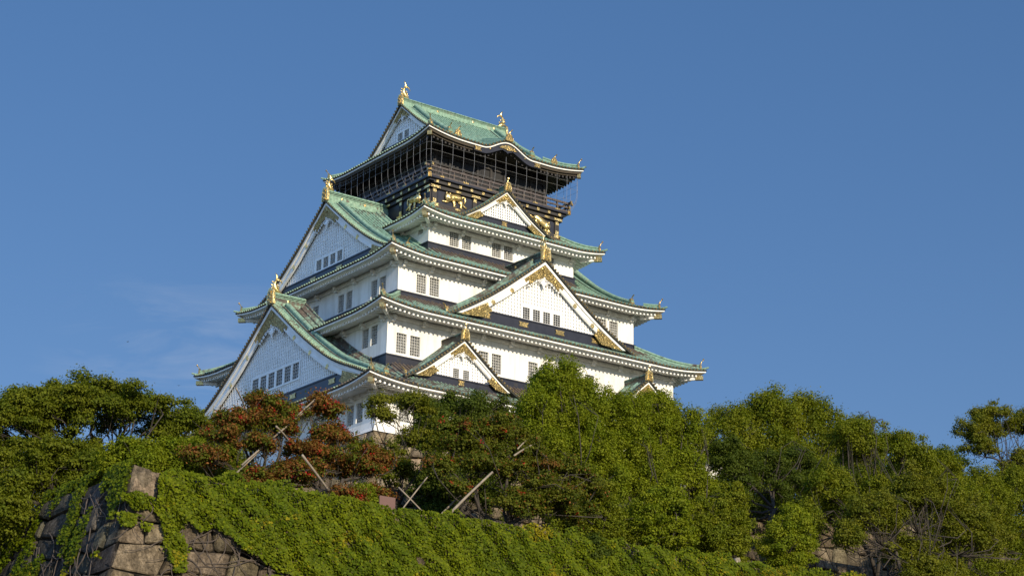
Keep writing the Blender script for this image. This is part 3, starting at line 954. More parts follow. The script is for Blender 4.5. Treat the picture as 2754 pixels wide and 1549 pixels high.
def gable(T, h, We, Wb, zl, back, bw=1.15, win=None, zb=None, med=(), ridge_back=6.0, ridge_h=1.25, own_roof=None, fishy=True, oni_s=(.55, 1.45),
          kend=None, lattice_dark=False, gold_z=2.6, p=1.0, small=False, kud=True, ribbons=(0,), verge_in=.75):
    """T face transform; h(s) roof surface; We verge half-width; Wb bargeboard half-width; zl lattice bottom; zb foot of the dark band"""
    apex = h(0)
    # lattice wall (the part's own mesh)
    mb = MB(); o_l = back
    N = 40
    def under(s): return h(s) - .3 - bw * .8
    sl = Wb
    while under(sl) < zl + .05 and sl > .3: sl -= .05
    mb.mi = 1
    for k in range(N):
        s0 = -sl + 2 * sl * k / N; s1 = -sl + 2 * sl * (k + 1) / N
        mb.poly([T(s0, o_l - .12, zl), T(s1, o_l - .12, zl), T(s1, o_l - .12, max(zl, under(s1) + .3)), T(s0, o_l - .12, max(zl, under(s0) + .3))])
    mb.mi = 0
    pitch = .36 if not small else .30
    n = int(sl / pitch)
    hole = None
    if win: hole = (win[0] - .25, win[1] + .25, win[2] - .2, win[3] + .25)
    for k in range(-n, n + 1):
        s = k * pitch; zt = under(s) + .25
        segs = [(zl, zt)]
        if hole and hole[0] < s < hole[1]: segs = [(zl, hole[2]), (hole[3], zt)]
        for a_, b_ in segs:
            if b_ > a_ + .05: mb.box(s - .085, s + .085, o_l - .11, o_l + .03, a_, b_, T)
    z = zl + .15
    while z < apex - bw - .5:
        sm = sl
        while under(sm) + .25 < z and sm > 0: sm -= .1
        segs = [(-sm, sm)]
        if hole and hole[2] < z < hole[3]: segs = [(-sm, hole[0]), (hole[1], sm)]
        for a_, b_ in segs:
            if b_ > a_: mb.box(a_, b_, o_l - .115, o_l - .015, z - .05, z + .05, T)
        z += pitch
    root = mb.build("gable", [TRIM, LATT_DARK if lattice_dark else LATT_BACK, LACQ], castle)
    # window strip
    if win:
        s0, s1, z0, z1, nw, pier = win
        mb = MB()
        D0, D1 = o_l - .11, o_l + .09
        mb.box(s0 - .25, s1 + .25, D0, D1, z1, z1 + .22, T)
        mb.box(s0 - .25, s1 + .25, D0, D1, z0 - .18, z0, T)
        ww = ((s1 - s0) - pier * (nw - 1)) / nw
        mb.box(s0 - .25, s0, D0, D1 - .004, z0, z1, T); mb.box(s1, s1 + .25, D0, D1 - .004, z0, z1, T)
        for k in range(nw - 1):
            a_ = s0 + ww * (k + 1) + pier * k
            mb.box(a_, a_ + pier, D0, D1 - .02, z0, z1, T)
        mb.build("window_frame", [TRIM], root)
        for k in range(nw):
            a_ = s0 + (ww + pier) * k
            window(lambda s, o, z: T(s, o + o_l + .17, z), a_, a_ + ww, z0, z1, root, 3, 5, depth=-.26, glass=GLASS_D)
    # dark band under the lattice
    if zb is not None:
        mb = MB()
        sb = Wb * .97
        def clipx(s, z): return s
        nn = 24
        for k in range(nn):
            a_ = -sb + 2 * sb * k / nn; b_ = -sb + 2 * sb * (k + 1) / nn
            za = min(zl, h(a_) - .35); zc = min(zl, h(b_) - .35)
            if max(za, zc) > zb:
                mb.hexa([T(a_, o_l - .15, zb), T(b_, o_l - .15, zb), T(b_, o_l + .1, zb), T(a_, o_l + .1, zb), T(a_, o_l - .15, max(za, zb)), T(b_, o_l - .15, max(zc, zb)), T(b_, o_l + .1, max(zc, zb)), T(a_, o_l + .1, max(za, zb))])
        mb.box(-sl - .3, sl + .3, o_l - .05, o_l + .18, zl - .16, zl - .02, T)
        mb.build("lacquered_band", [LACQ], root)
        g = MB()
        for s in ribbons:
            zz = zl - .62 if not small else zl - .42
            hh = min(.24, (zl - zb) * .26)
            ww_ = .6 if not small else .36
            g.prism([(s - ww_, zz - hh), (s - ww_ * .75, zz), (s - ww_, zz + hh), (s + ww_, zz + hh), (s + ww_ * .75, zz), (s + ww_, zz - hh)], T, o_l + .11, o_l + .17)
        build_split(g, "gilt_fitting", [GOLD_D], root)
    # bargeboards, left and right
    for sg in (-1, 1):
        mb = MB(); n = 22
        ring_o = [(-.16, .10), ]
        def rb(s, top, bot, o0, o1):
            return [T(sg * s, o0, bot), T(sg * s, o1, bot), T(sg * s, o1, top), T(sg * s, o0, top)]
        rings, rings2, rings3 = [], [], []
        for k in range(n + 1):
            s = Wb * k / n
            hz = h(s) - .12
            wd = bw * (1.0 - .1 * k / n)
            slope = (h(max(s - .2, 0)) - h(min(s + .2, We))) / (.4 if s > .2 else .2 + s)
            wd *= sqrt(1 + min(slope, 1.2) ** 2) * .82
            fl = h(Wb) - .12 - .10
            rings.append(rb(s, hz, max(hz - wd, fl), -.12, .06))
            rings2.append(rb(s, hz - .002, max(hz - wd * .33, fl + .01), .065, .22))
            rings3.append(rb(s, max(hz - wd * .78, fl + .012), max(hz - wd * .9, fl + .004), .065, .12))
        mb.loft(rings); mb.loft(rings2); mb.loft(rings3)
        mb.build("bargeboard", [TRIM], root)
    # gilt work on the boards
    g = MB()
    gw = gold_z
    k_ = bw * 1.15
    for sg in (-1, 1):
        hz = lambda s: h(s) - .12 - bw * .33
        pl = [(0, hz(0)), (sg * gw * .5, hz(gw * .5)), (sg * gw, hz(gw)), (sg * gw * .92, hz(gw) - .35 * bw), (sg * gw * .8, hz(gw * .8) - .42 * bw), (sg * gw * .72, hz(gw * .72) - .95 * bw), (sg * gw * .45, hz(gw * .45) - .85 * bw), (0, hz(0) - 1.25 * bw)]
        if sg < 0: pl = pl[::-1]
        g.prism(pl, T, .07, .15)
        # lower end
        e0 = Wb - gw * 1.45; e1 = Wb - .35
        hz2 = lambda s: h(s) - .12 - bw * .36
        pl = [(sg * e0, hz2(e0) - .1), (sg * (e0 + e1) / 2, hz2((e0 + e1) / 2)), (sg * e1, hz2(e1)), (sg * e1, hz2(e1) - .32 * bw), (sg * (e0 + .5), hz2(e0 + .5) - 1.25 * bw), (sg * (e0 - .55), hz2(e0) - .75 * bw), (sg * (e0 - .1), hz2(e0) - .5 * bw)]
        fl = h(Wb) - .12 - .16
        pl = [(a_, max(b_, fl + .002 * j_)) for j_, (a_, b_) in enumerate(pl)]
        if sg > 0: pl = pl[::-1]
        g.prism(pl, T, .07, .16)
    g.ball((0, .17, h(0) - .12 - bw * .75), .42 * min(1, gw / 2.2), .07, .42 * min(1, gw / 2.2), T, 10, 5)
    build_split(g, "gilt_fitting", [GOLD_F], root)
    if med:
        for sg in (-1, 1):
            for s in med:
                g = MB()
                cz = h(s) - .12 - bw * .72
                for k in range(6):
                    t = k * pi / 3
                    g.ball((sg * s + .15 * cos(t), .1, cz + .15 * sin(t)), .13, .06, .13, T, 6, 4)
                g.ball((sg * s, .12, cz), .13, .07, .13, T, 6, 4)
                g.build("medallion", [GOLD], root)
    # hanging carved ornament below the apex
    mb = MB(); mb.smooth = True
    cz = h(0) - .12 - bw * 1.45; k_ = bw / 1.15
    mb.ball((0, -.02, cz - .15 * k_), .36 * k_, .14, .36 * k_, T)
    mb.ball((0, 0, cz - .75 * k_), .30 * k_, .12, .40 * k_, T)
    mb.ball((0, .08, cz - .2 * k_), .15 * k_, .12, .15 * k_, T)
    mb.ball((0, 0, cz - 1.2 * k_), .12 * k_, .1, .2 * k_, T)
    for sg in (-1, 1):
        for a_, b_, rr in ((.42, -.35, .24), (.38, -.8, .2), (.75, -.55, .2), (1.05, -.78, .2), (1.4, -1.05, .18), (1.7, -1.3, .14), (1.95, -1.5, .1)):
            pts = []
            for q in range(8):
                t = q * .85
                rad = rr * k_ * (1 - q / 10)
                pts.append(T(sg * (a_ * k_ + rad * cos(t)), .02, cz + b_ * k_ * .92 + rad * sin(t)))
            mb.tube(pts, [.07 * k_] * 8, 5)
    mb.build("carved_ornament", [TRIM], root)
    # verge tiles: short ribs across the verge, discs outward
    mb = MB(); mb.pat = p
    vo = .42
    for sg in (-1, 1):
        s = .25
        while s < We:
            z = h(s); ds = .1
            slope = (h(s) - h(min(s + .2, We))) / .2
            nrm = Vector((slope, 1)).normalized()      # (s,z)
            lat = Vector(T(sg * nrm.y, 0, -nrm.x)) - Vector(T(0, 0, 0))
            up = Vector(T(sg * nrm.x, 0, nrm.y)) - Vector(T(0, 0, 0))
            sec = [(-.11, -.02), (-.09, .09), (0, .15), (.09, .09), (.11, -.02)]
            mb.mi = 0
            mb.sweep([T(sg * s, vo, z + .05), T(sg * s, vo - verge_in, z + .08)], sec, lat, up=up, pats=[p, p])
            mb.mi = 1
            c0 = Vector(T(sg * s, vo, z + .09)); ou = Vector(T(0, 1, 0)) - Vector(T(0, 0, 0))
            mb.loft([[c0 + lat * (.12 * cos(t)) + up * (.12 * sin(t)) - ou * .02 for t in [q * pi / 3 for q in range(6)]],
                     [c0 + lat * (.11 * cos(t)) + up * (.11 * sin(t)) + ou * .06 for t in [q * pi / 3 for q in range(6)]]])
            s += .40 / sqrt(1 + slope * slope)
        # base sheet of the verge with its dark edge
        n = 20; rows = []
        for k in range(n + 1):
            s = We * k / n
            rows.append([T(sg * s, vo, h(s) - .14), T(sg * s, vo, h(s) + .02), T(sg * s, vo - verge_in - .5, h(s) + .03), T(sg * s, vo - verge_in - .5, h(s) - .14)])
        mb.mi = 2
        mb.loft(rows)
        if not small and kud:
            rows = []
            for k in range(n + 1):
                s = .2 + (We * .95 - .2) * k / n
                rows.append([T(sg * s, vo - verge_in - .45, h(s) + .05), T(sg * s, vo - verge_in - .45, h(s) + .16), T(sg * s, vo - verge_in - 1.75, h(s) + .17), T(sg * s, vo - verge_in - 1.75, h(s) + .04)])
            mb.loft(rows)
    mb.build("verge_tiles", [COPPER if p > .6 else COPPER_OLD, TILE_END, DARKGAP], root)
    # long rolls and descending ridges
    ke = kend or We * .93
    for sg in (-1, 1):
        mb = MB(); n = 18
        def path(off, dz=0, s0=.35, s1=None): return [T(sg * (s0 + ((s1 or ke) - s0) * k / n), off, h(s0 + ((s1 or ke) - s0) * k / n) + dz) for k in range(n + 1)]
        lat = Vector(T(0, 1, 0)) - Vector(T(0, 0, 0))
        big = 1.0 if not small else .6
        o1 = vo - verge_in - .22
        mb.sweep(path(o1), [(-.1, 0), (-.09, .14), (0, .2), (.09, .14), (.1, 0)], lat, pats=[p + .15] * (n + 1))
        if kud:
            o2 = o1 - .75 * big
            mb.sweep(path(o2), [(-.26 * big, -.05), (-.26 * big, .16), (-.18 * big, .2), (-.18 * big, .32), (-.26 * big, .36), (-.24 * big, .5), (-.1 * big, .62), (.1 * big, .62), (.24 * big, .5), (.26 * big, .36), (.18 * big, .32), (.18 * big, .2), (.26 * big, .16), (.26 * big, -.05)] if big == 1 else
                     [(-.16, 0), (-.16, .2), (-.08, .3), (.08, .3), (.16, .2), (.16, 0)], lat, pats=[p + .1] * (n + 1))
            if not small:
                mb.sweep(path(o2 - .5), [(-.1, 0), (-.09, .14), (0, .2), (.09, .14), (.1, 0)], lat, pats=[p + .15] * (n + 1))
        mb.build("descending_ridge", [COPPER if p > .6 else COPPER_OLD], root)
        if kud:
            g = MB(); zz = h(ke); hw = .34 if not small else .24; o2 = o1 - .75 * big
            g.hexa([T(sg * (ke - .02), o2 - hw, zz - .15), T(sg * (ke - .02), o2 + hw, zz - .15), T(sg * (ke + .25), o2 + hw, zz - .25), T(sg * (ke + .25), o2 - hw, zz - .25),
                    T(sg * (ke - .12), o2 - hw * .6, zz + hw * 2.4), T(sg * (ke - .12), o2 + hw * .6, zz + hw * 2.4), T(sg * (ke + .1), o2 + hw * .6, zz + hw * 2.3), T(sg * (ke + .1), o2 - hw * .6, zz + hw * 2.3)])
            g.tube([T(sg * ke, o2, zz + hw * 2.2), T(sg * (ke + .15), o2, zz + hw * 3.0), T(sg * (ke + .4), o2, zz + hw * 3.4)], [.08, .06, .07], 6)
            g.build("ridge_end_tile", [GOLD_D], root)
    # main ridge
    if ridge_h:
        mb = MB(); w = .34 if not small else .22
        H_ = ridge_h
        z0 = apex - .15
        o0, o1 = vo - .25, -ridge_back
        for (a_, b_, ww, mi_) in ((0, .34 * H_, w * 1.15, 0), (.34 * H_, .62 * H_, w * .95, 1), (.62 * H_, .70 * H_, w * 1.1, 0), (.70 * H_, .78 * H_, w * .8, 2), (.78 * H_, .84 * H_, w * 1.05, 0), (.84 * H_, .90 * H_, w * .8, 2)):
            mb.mi = mi_; mb.pat = p - (.25 if mi_ == 1 else .0)
            mb.box(-ww, ww, o1, o0, z0 + a_, z0 + b_ - .002, T)
        mb.mi = 0; mb.pat = p + .1
        nseg = max(4, int(abs(o1 - o0) / .55))
        for k in range(nseg):
            a_ = o0 + (o1 - o0) * k / nseg; b_ = o0 + (o1 - o0) * (k + .95) / nseg
            rr = [[T(x_, oo, z0 + zz_) for x_, zz_ in ((-w * 1.2, .9 * H_), (-w * 1.1, 1.02 * H_), (-w * .5, 1.12 * H_), (w * .5, 1.12 * H_), (w * 1.1, 1.02 * H_), (w * 1.2, .9 * H_))] for oo in (a_, b_)]
            mb.loft(rr, pats=[p + .1, p + .1])
        rg = mb.build("ridge", [COPPER if p > .6 else COPPER_OLD, COPPER if p > .9 else COPPER_OLD, DARKGAP], root)
        g = MB(); k = 1.5
        while k < ridge_back - .3 and not small:
            for sg in (-1, 1): g.ball((sg * w * 1.0, -k, z0 + .48 * H_), .06, .17, .17, T, 8, 4)
            k += 2.9
        if g.v: build_split(g, "gilt_boss", [GOLD], root)
        oni(T, z0 + .05, vo - .22, oni_s[0], oni_s[1], root, stalk=not fishy)
        if fishy: fish(lambda s, o, z: T(s, o + vo - .3, z), -1, z0 + H_ * 1.08, fishy if isinstance(fishy, float) else .75, root)
    # the dormer's own roof
    if own_roof:
        omax, clipf = own_roof
        mb = MB(); cols = []
        oo = vo - .03; k = 0
        while oo > -omax:
            se = We
            cz = clipf(oo)
            s = 0.0
            while s < We and h(s) > cz - .05: s += .1
            se = min(We, s)
            if se > .4:
                n = 12
                for sg in (-1, 1):
                    c = [T(sg * se * q / (n - 1), oo, h(se * q / (n - 1))) for q in range(n)]
                    cols.append((sg, c, oo))
            oo -= PITCH
        for sg in (-1, 1):
            cc = [c for c in cols if c[0] == sg]
            for (_, c0, q0), (_, c1, q1) in zip(cc[:-1], cc[1:]):
                i0 = mb.add(c0); i1 = mb.add(c1)
                for q in range(len(c0) - 1): mb.face((i0 + q, i1 + q, i1 + q + 1, i0 + q + 1))
            lat = Vector(T(0, 1, 0)) - Vector(T(0, 0, 0))
            for (_, c, q) in cc:
                if q < -1.5: mb.sweep(c, HALF, lat, closed=False, pats=[p] * len(c))
        for kk in range(len(mb.p)): mb.p[kk] = p
        mb.build("dormer_roof", [COPPER if p > .6 else COPPER_OLD], root)
        # solid white underside closing the verge
    return root

def irim(i):
    r = R[i]; return lambda s: r['prof'](max(0, r['B'] - abs(s)))
SIDES = (lambda X: T_left(X), lambda X: T_right(X))
# G1: lowest big side gables
for Tf in SIDES:
    gable(Tf(21.55), irim(1), 20.4, 19.0, 20.75, -.35, bw=1.35, win=(-3.9, 5.3, 21.85, 23.5, 6, .42) if Tf is SIDES[0] else (-5.3, 3.9, 21.85, 23.5, 6, .42), zb=18.6,
          med=(4.7, 7.9, 11.3), ridge_back=3.6, ridge_h=1.25, fishy=.8, oni_s=(.62, 1.75), kend=19.6, gold_z=3.3, p=.72, ribbons=(-4.5, 4.5, 11.8, -11.8))
for Tf in SIDES:
    gable(Tf(15.75), irim(3), 14.2, 12.9, 35.78, -.3, bw=1.12, win=(-2.1, 3.0, 35.95, 37.1, 4, .4) if Tf is SIDES[0] else (-3.0, 2.1, 35.95, 37.1, 4, .4), zb=34.4,
          med=(3.9, 6.3), ridge_back=7.4, ridge_h=1.2, fishy=.72, oni_s=(.55, 1.6), kend=13.6, gold_z=2.5, p=.95, ribbons=(-2.6, 2.6))
for Tf in SIDES:
    gable(Tf(6.8), irim(5), 8.8, 7.9, 52.5, -.25, bw=.72, win=(-1.1, 1.1, 52.6, 53.5, 2, .35), zb=50.8,
          med=(), ridge_back=6.8, ridge_h=.85, fishy=.78, oni_s=(.42, 1.25), kend=7.3, gold_z=1.5, p=1.15, ribbons=())
# front dormers
def dormer_h(ap, pts):
    f = pchip([q[0] for q in pts], [ap - q[1] for q in pts])
    return lambda s: f(abs(s))
hg2 = dormer_h(35.52, [(0, 0), (2.8, 2.2), (5.7, 4.4), (8.2, 6.05), (10.5, 7.37), (12.1, 8.2)])
hg4 = dormer_h(45.08, [(0, 0), (1.4, 1.12), (2.8, 2.2), (5.15, 3.72), (6.3, 4.3)])
hg1 = dormer_h(24.35, [(0, 0), (1.4, 1.15), (2.8, 2.25), (4.6, 3.62), (5.7, 4.3), (7.0, 5.0)])
def clip2(o):       # surface that buries the dormer of roof 2 at outward offset o
    y = 16.95 + o
    if y > 13.12: return R[2]['prof'](max(0, 18.74 - y))
    return R[3]['prof'](15.56 - y)
def clip4(o):
    y = 10.2 + o
    return R[4]['prof'](max(0, 12.40 - y)) if y > 8.46 else 99
def clip1(o):
    y = 19.55 + o
    return R[1]['prof'](max(0, 23.09 - y)) if y > 16.11 else 99
for Tf in (T_front, T_back):
    gable(Tf(0, 16.95), hg2, 12.0, 10.6, 28.95, -.35, bw=1.12, win=(-2.4, 2.4, 28.98, 30.2, 4, .38), zb=27.0, med=(4.0, 6.3), ridge_back=7.3, ridge_h=1.05, fishy=.66, oni_s=(.55, 1.45),
          kend=11.0, gold_z=2.5, p=.5, ribbons=(-7.0, -2.3, 2.3, 7.0), own_roof=(7.2, clip2))
    gable(Tf(0, 10.15), hg4, 6.2, 5.2, 41.85, -.3, bw=.62, zb=40.6, ridge_back=2.0, ridge_h=.75, fishy=False, oni_s=(.38, 1.0), kud=False,
          gold_z=1.3, p=.85, ribbons=(0,), own_roof=(2.0, clip4), lattice_dark=True, small=True)
    for x0 in (-11.54, 11.54):
        gable(Tf(x0, 19.5), hg1, 6.8, 5.5, 20.5, -.3, bw=.72, win=(-.95, .95, 20.52, 21.45, 2, .45), zb=18.9, ridge_back=3.4, ridge_h=.8, fishy=False, oni_s=(.42, 1.1),
              kend=5.9, gold_z=1.5, p=.5, ribbons=(0,), own_roof=(3.5, clip1), small=True)
#ENV
# ================================================================== GROUND, TERRACES, STONE WALLS
def structure_mesh(name, verts, faces, mat):
    me = bpy.data.meshes.new(name); me.from_pydata(verts, [], faces); me.materials.append(mat); me.update()
    o = bpy.data.objects.new(name, me); COL.objects.link(o); o['kind'] = 'structure'; return o
structure_mesh("ground", [(-1500, -1500, -30.3), (1500, -1500, -30.3), (1500, 1500, -30.3), (-1500, 1500, -30.3)], [(0, 1, 2, 3)], GRAVEL)

def terrain_sheet(name, x0, x1, y0, y1, z, amp, step, mat, cut=None):
    nx = int((x1 - x0) / step); ny = int((y1 - y0) / step); v = []; f = []
    rs = random.Random(3)
    for j in range(ny + 1):
        for i_ in range(nx + 1):
            x = x0 + (x1 - x0) * i_ / nx; y = y0 + (y1 - y0) * j / ny
            v.append((x, y, z + amp * (sin(x * .31 + y * .17) * .5 + sin(x * .12 - y * .4) * .5) + rs.uniform(-.1, .1) * amp))
    for j in range(ny):
        for i_ in range(nx):
            a_ = j * (nx + 1) + i_
            f.append((a_, a_ + 1, a_ + nx + 2, a_ + nx + 1))
    return structure_mesh(name, v, f, mat)
terrain_sheet("lower_terrace", -72.9, 150, -79.8, -52, -7.95, .12, 2.5, EARTH)
terrain_sheet("side_terrace", -190, -73.05, -61.8, 60, -7.95, .12, 4, EARTH)
terrain_sheet("middle_terrace", -51.8, 150, -51.7, 90, .4, .15, 3.5, EARTH)
terrain_sheet("upper_terrace", -5.8, 150, -46.8, 90, 6.3, .15, 3.5, EARTH)

def stone_wall(name, label, runs, ztop, zbot, batter, rowh=1.0, seed=1, width=(1.0, 1.9), tint=(0.27, 0.215, 0.14), kind=None):
    """runs: (corner point, direction, outward normal, length, shear at start, shear at end)"""
    rng = random.Random(seed)
    V, F, Cc = [], [], []
    nr = int((ztop - zbot) / rowh)
    zs = [ztop - (ztop - zbot) * k / nr for k in range(nr + 1)]
    for p0, U, Nn, Ln, sh0, sh1, *tt in runs:
        p0 = Vector(p0); U = Vector(U); Nn = Vector(Nn)
        def dl(z): return batter * (ztop - z)
        def P(u, z, o):
            d = dl(z); t = u / Ln
            q = p0 + U * (u + (-sh0 * d) * (1 - t) + (sh1 * d) * t) + Nn * (d + o)
            return (q.x, q.y, z)
        # dark backing
        i0 = len(V)
        V += [P(0, ztop, -.12), P(Ln, ztop, -.12), P(Ln, zbot, -.12), P(0, zbot, -.12)]
        F.append((i0, i0 + 1, i0 + 2, i0 + 3)); Cc += [(.03, .027, .023)] * 4
        # wavy course lines
        ph = [rng.uniform(0, 6) for _ in range(nr + 1)]
        def zl(k, u):
            if k in (0, nr): return zs[k]
            am = .42 * rowh * min(1, u / 3.5)
            return zs[k] + am * (sin(u * .55 + ph[k]) * .5 + sin(u * 1.37 + ph[k] * 2) * .4)
        for k in range(nr):
            u = 0.0; first = True
            prev_top = prev_bot = 0.0
            while u < Ln - .01:
                w = rng.uniform(*width)
                if first: w = 2.6 if k % 2 else 1.3
                nxt = u + w
                if nxt > Ln - .6: nxt = Ln
                jt = 0 if nxt == Ln else rng.uniform(-.36, .36); jb = 0 if nxt == Ln else rng.uniform(-.36, .36)
                a_, b_ = prev_top, nxt + jt; c_, d_ = prev_bot, nxt + jb
                prev_top, prev_bot = b_, d_
                # outline: 8 points
                def pt(fx, fz):
                    tu = (a_ + (b_ - a_) * fx) * fz + (c_ + (d_ - c_) * fx) * (1 - fz)
                    zt = zl(k, tu); zb_ = zl(k + 1, tu)
                    return tu, zb_ + (zt - zb_) * fz
                r_ = .13 if not first else .07
                ol = [(r_, .03), (1 - r_, .03), (.97, r_), (.97, 1 - r_), (1 - r_, .97), (r_, .97), (.03, 1 - r_), (.03, r_)]
                ol = [(min(max(x + rng.uniform(-.03, .03), .015), .985), min(max(y + rng.uniform(-.03, .03), .015), .985)) for x, y in ol]
                bul = rng.uniform(.06, .34) if not first else .06
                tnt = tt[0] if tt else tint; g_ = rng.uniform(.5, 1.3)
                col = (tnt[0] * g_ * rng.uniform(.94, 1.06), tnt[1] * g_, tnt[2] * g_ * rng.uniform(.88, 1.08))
                rings = []
                for sc_, oo in ((1, -.12), (1, .0), (.90, bul * .7), (.6, bul)):
                    ring_ = []
                    for x, y in ol:
                        tu, tz = pt(.5 + (x - .5) * sc_, .5 + (y - .5) * sc_)
                        ring_.append(P(tu, tz, oo + (rng.uniform(-.03, .03) if sc_ < 1 else 0)))
                    rings.append(ring_)
                i0 = len(V)
                for rg_ in rings: V += rg_
                Cc += [col] * 32
                for q in range(3):
                    for j in range(8):
                        j2 = (j + 1) % 8
                        F.append((i0 + q * 8 + j, i0 + q * 8 + j2, i0 + q * 8 + 8 + j2, i0 + q * 8 + 8 + j))
                F.append(tuple(i0 + 24 + j for j in range(8)))
                u = nxt; first = False
    me = bpy.data.meshes.new(name); me.from_pydata(V, [], F); me.materials.append(STONE)
    at = me.attributes.new('lc', 'FLOAT_COLOR', 'POINT')
    at.data.foreach_set('color', np.array([(*c_, 1) for c_ in Cc], dtype=np.float32).ravel())
    me.update()
    o = bpy.data.objects.new(name, me); COL.objects.link(o)
    return tag(o, label, "stone wall", kind=kind)

ZT = -7.75
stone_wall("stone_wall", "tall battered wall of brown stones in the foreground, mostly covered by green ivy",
           [((-73.15, -80, 0), (1, 0, 0), (0, -1, 0), 170, 1, 0), ((-73.15, -80, 0), (0, 1, 0), (-1, 0, 0), 18, 1, -1, (0.13, 0.118, 0.095))], ZT, -30.2, .31, 1.3, 5, (.7, 2.3), (0.25, 0.20, 0.13))  # left return run tinted darker: its shade is put into the stone colour
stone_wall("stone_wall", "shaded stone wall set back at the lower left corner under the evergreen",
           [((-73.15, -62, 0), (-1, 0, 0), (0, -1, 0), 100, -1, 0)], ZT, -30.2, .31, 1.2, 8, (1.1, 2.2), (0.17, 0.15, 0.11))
stone_wall("stone_wall", "brown terrace wall half hidden behind the foreground trees",
           [((-52, -51.8, 0), (1, 0, 0), (0, -1, 0), 160, 1, 0), ((-52, -51.8, 0), (0, 1, 0), (-1, 0, 0), 60, 1, 0)], .6, -7.9, .22, 1.0, 11, (.9, 1.8), (0.28, 0.23, 0.16))
stone_wall("stone_wall", "steep tan stone base directly under the white castle",
           [((-21.9, -20.5, 0), (1, 0, 0), (0, -1, 0), 43.8, 1, 1), ((-21.9, -20.5, 0), (0, 1, 0), (-1, 0, 0), 41, 1, 1),
            ((21.9, -20.5, 0), (0, 1, 0), (1, 0, 0), 41, 1, 1), ((-21.9, 20.5, 0), (1, 0, 0), (0, 1, 0), 43.8, 1, 1)], 13.6, .4, .3, 1.05, 21, (1.0, 2.0), (0.40, 0.32, 0.22))
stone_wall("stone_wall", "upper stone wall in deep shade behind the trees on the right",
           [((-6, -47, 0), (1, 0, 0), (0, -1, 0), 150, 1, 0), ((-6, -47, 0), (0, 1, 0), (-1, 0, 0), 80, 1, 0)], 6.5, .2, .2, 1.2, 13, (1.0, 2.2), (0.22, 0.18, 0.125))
# corner capstone standing at the bastion corner
mb = MB()
rs = random.Random(4)
def rock(name, label, x, y, z, sx, sy, sz, seed, col=(0.20, 0.165, 0.115), cat="stone", group=None):
    rs = random.Random(seed); mb = MB()
    v = []
    for dz, sc_ in ((0, 1.0), (.35, 1.03), (.8, .95), (1.0, .72)):
        ring_ = []
        for k in range(9):
            t = 2 * pi * k / 9 + .35
            c_, s_ = cos(t), sin(t)
            q = max(abs(c_), abs(s_)) ** .6
            ring_.append((x + sx * sc_ * c_ / q * .5 * rs.uniform(.93, 1.05), y + sy * sc_ * s_ / q * .5 * rs.uniform(.93, 1.05), z + sz * (dz + (rs.uniform(-.05, .05) if dz else 0))))
        v.append(ring_)
    mb.loft(v)
    o = mb.build(name, [STONE]); me = o.data
    at = me.attributes.new('lc', 'FLOAT_COLOR', 'POINT')
    at.data.foreach_set('color', np.array([(*col, 1)] * len(mb.v), dtype=np.float32).ravel())
    return tag(o, label, cat, group)
rock("corner_stone", "tan squared stone at the top corner of the ivy wall", -72.72, -79.62, -9.25, 1.5, 1.35, 1.62, 5)
rock("capping_stone", "flat tan stone lying on top of the ivy wall below the bent trunk", -51.3, -79.6, -8.2, 2.2, 1.0, .75, 6)
rock("capping_stone", "small brown stone breaking through yellowing ivy on the wall top", -47.8, -79.8, -8.5, .8, .8, .9, 7)
rock("marker_stone", "small pale square stone post standing in the ivy on the wall top", -32.35, -79.2, -7.9, .45, .45, .75, 8, (0.5, 0.44, 0.34))
rock("boulder", "grey boulder lying between the two red-tinged trees", -58.6, -66, -7.9, 2.6, 2.2, 3.1, 9, (0.26, 0.235, 0.20))
rock("boulder", "low dark boulder lying right of the red-tinged trees", -56.2, -67.5, -7.9, 3.0, 2.2, 1.9, 10, (0.21, 0.185, 0.16))

# ================================================================== FOLIAGE
def leaf_mesh(name, mat, pos, nrm, size, col, rng, aspect=.62, extra=None):
    n = len(pos)
    t = rng.normal(size=(n, 3)); t -= nrm * np.sum(t * nrm, axis=1)[:, None]
    t /= np.linalg.norm(t, axis=1)[:, None] + 1e-9
    b = np.cross(nrm, t)
    L_ = (size * .5)[:, None]; Wd = L_ * aspect
    fold = nrm * L_ * .25
    v = np.empty((n, 4, 3), dtype=np.float32)
    v[:, 0] = pos - t * L_; v[:, 1] = pos + b * Wd + fold - t * L_ * .1; v[:, 2] = pos + t * L_; v[:, 3] = pos - b * Wd + fold - t * L_ * .1
    me = bpy.data.meshes.new(name)
    me.vertices.add(n * 4); me.loops.add(n * 4); me.polygons.add(n)
    me.vertices.foreach_set('co', v.ravel())
    me.loops.foreach_set('vertex_index', np.arange(n * 4, dtype=np.int32))
    me.polygons.foreach_set('loop_start', np.arange(0, n * 4, 4, dtype=np.int32))
    me.polygons.foreach_set('loop_total', np.full(n, 4, dtype=np.int32))
    me.materials.append(mat)
    at = me.attributes.new('lc', 'FLOAT_COLOR', 'POINT')
    c4 = np.ones((n, 4, 4), dtype=np.float32); c4[:, :, :3] = col[:, None, :]
    at.data.foreach_set('color', c4.ravel())
    me.update(calc_edges=True)
    return me

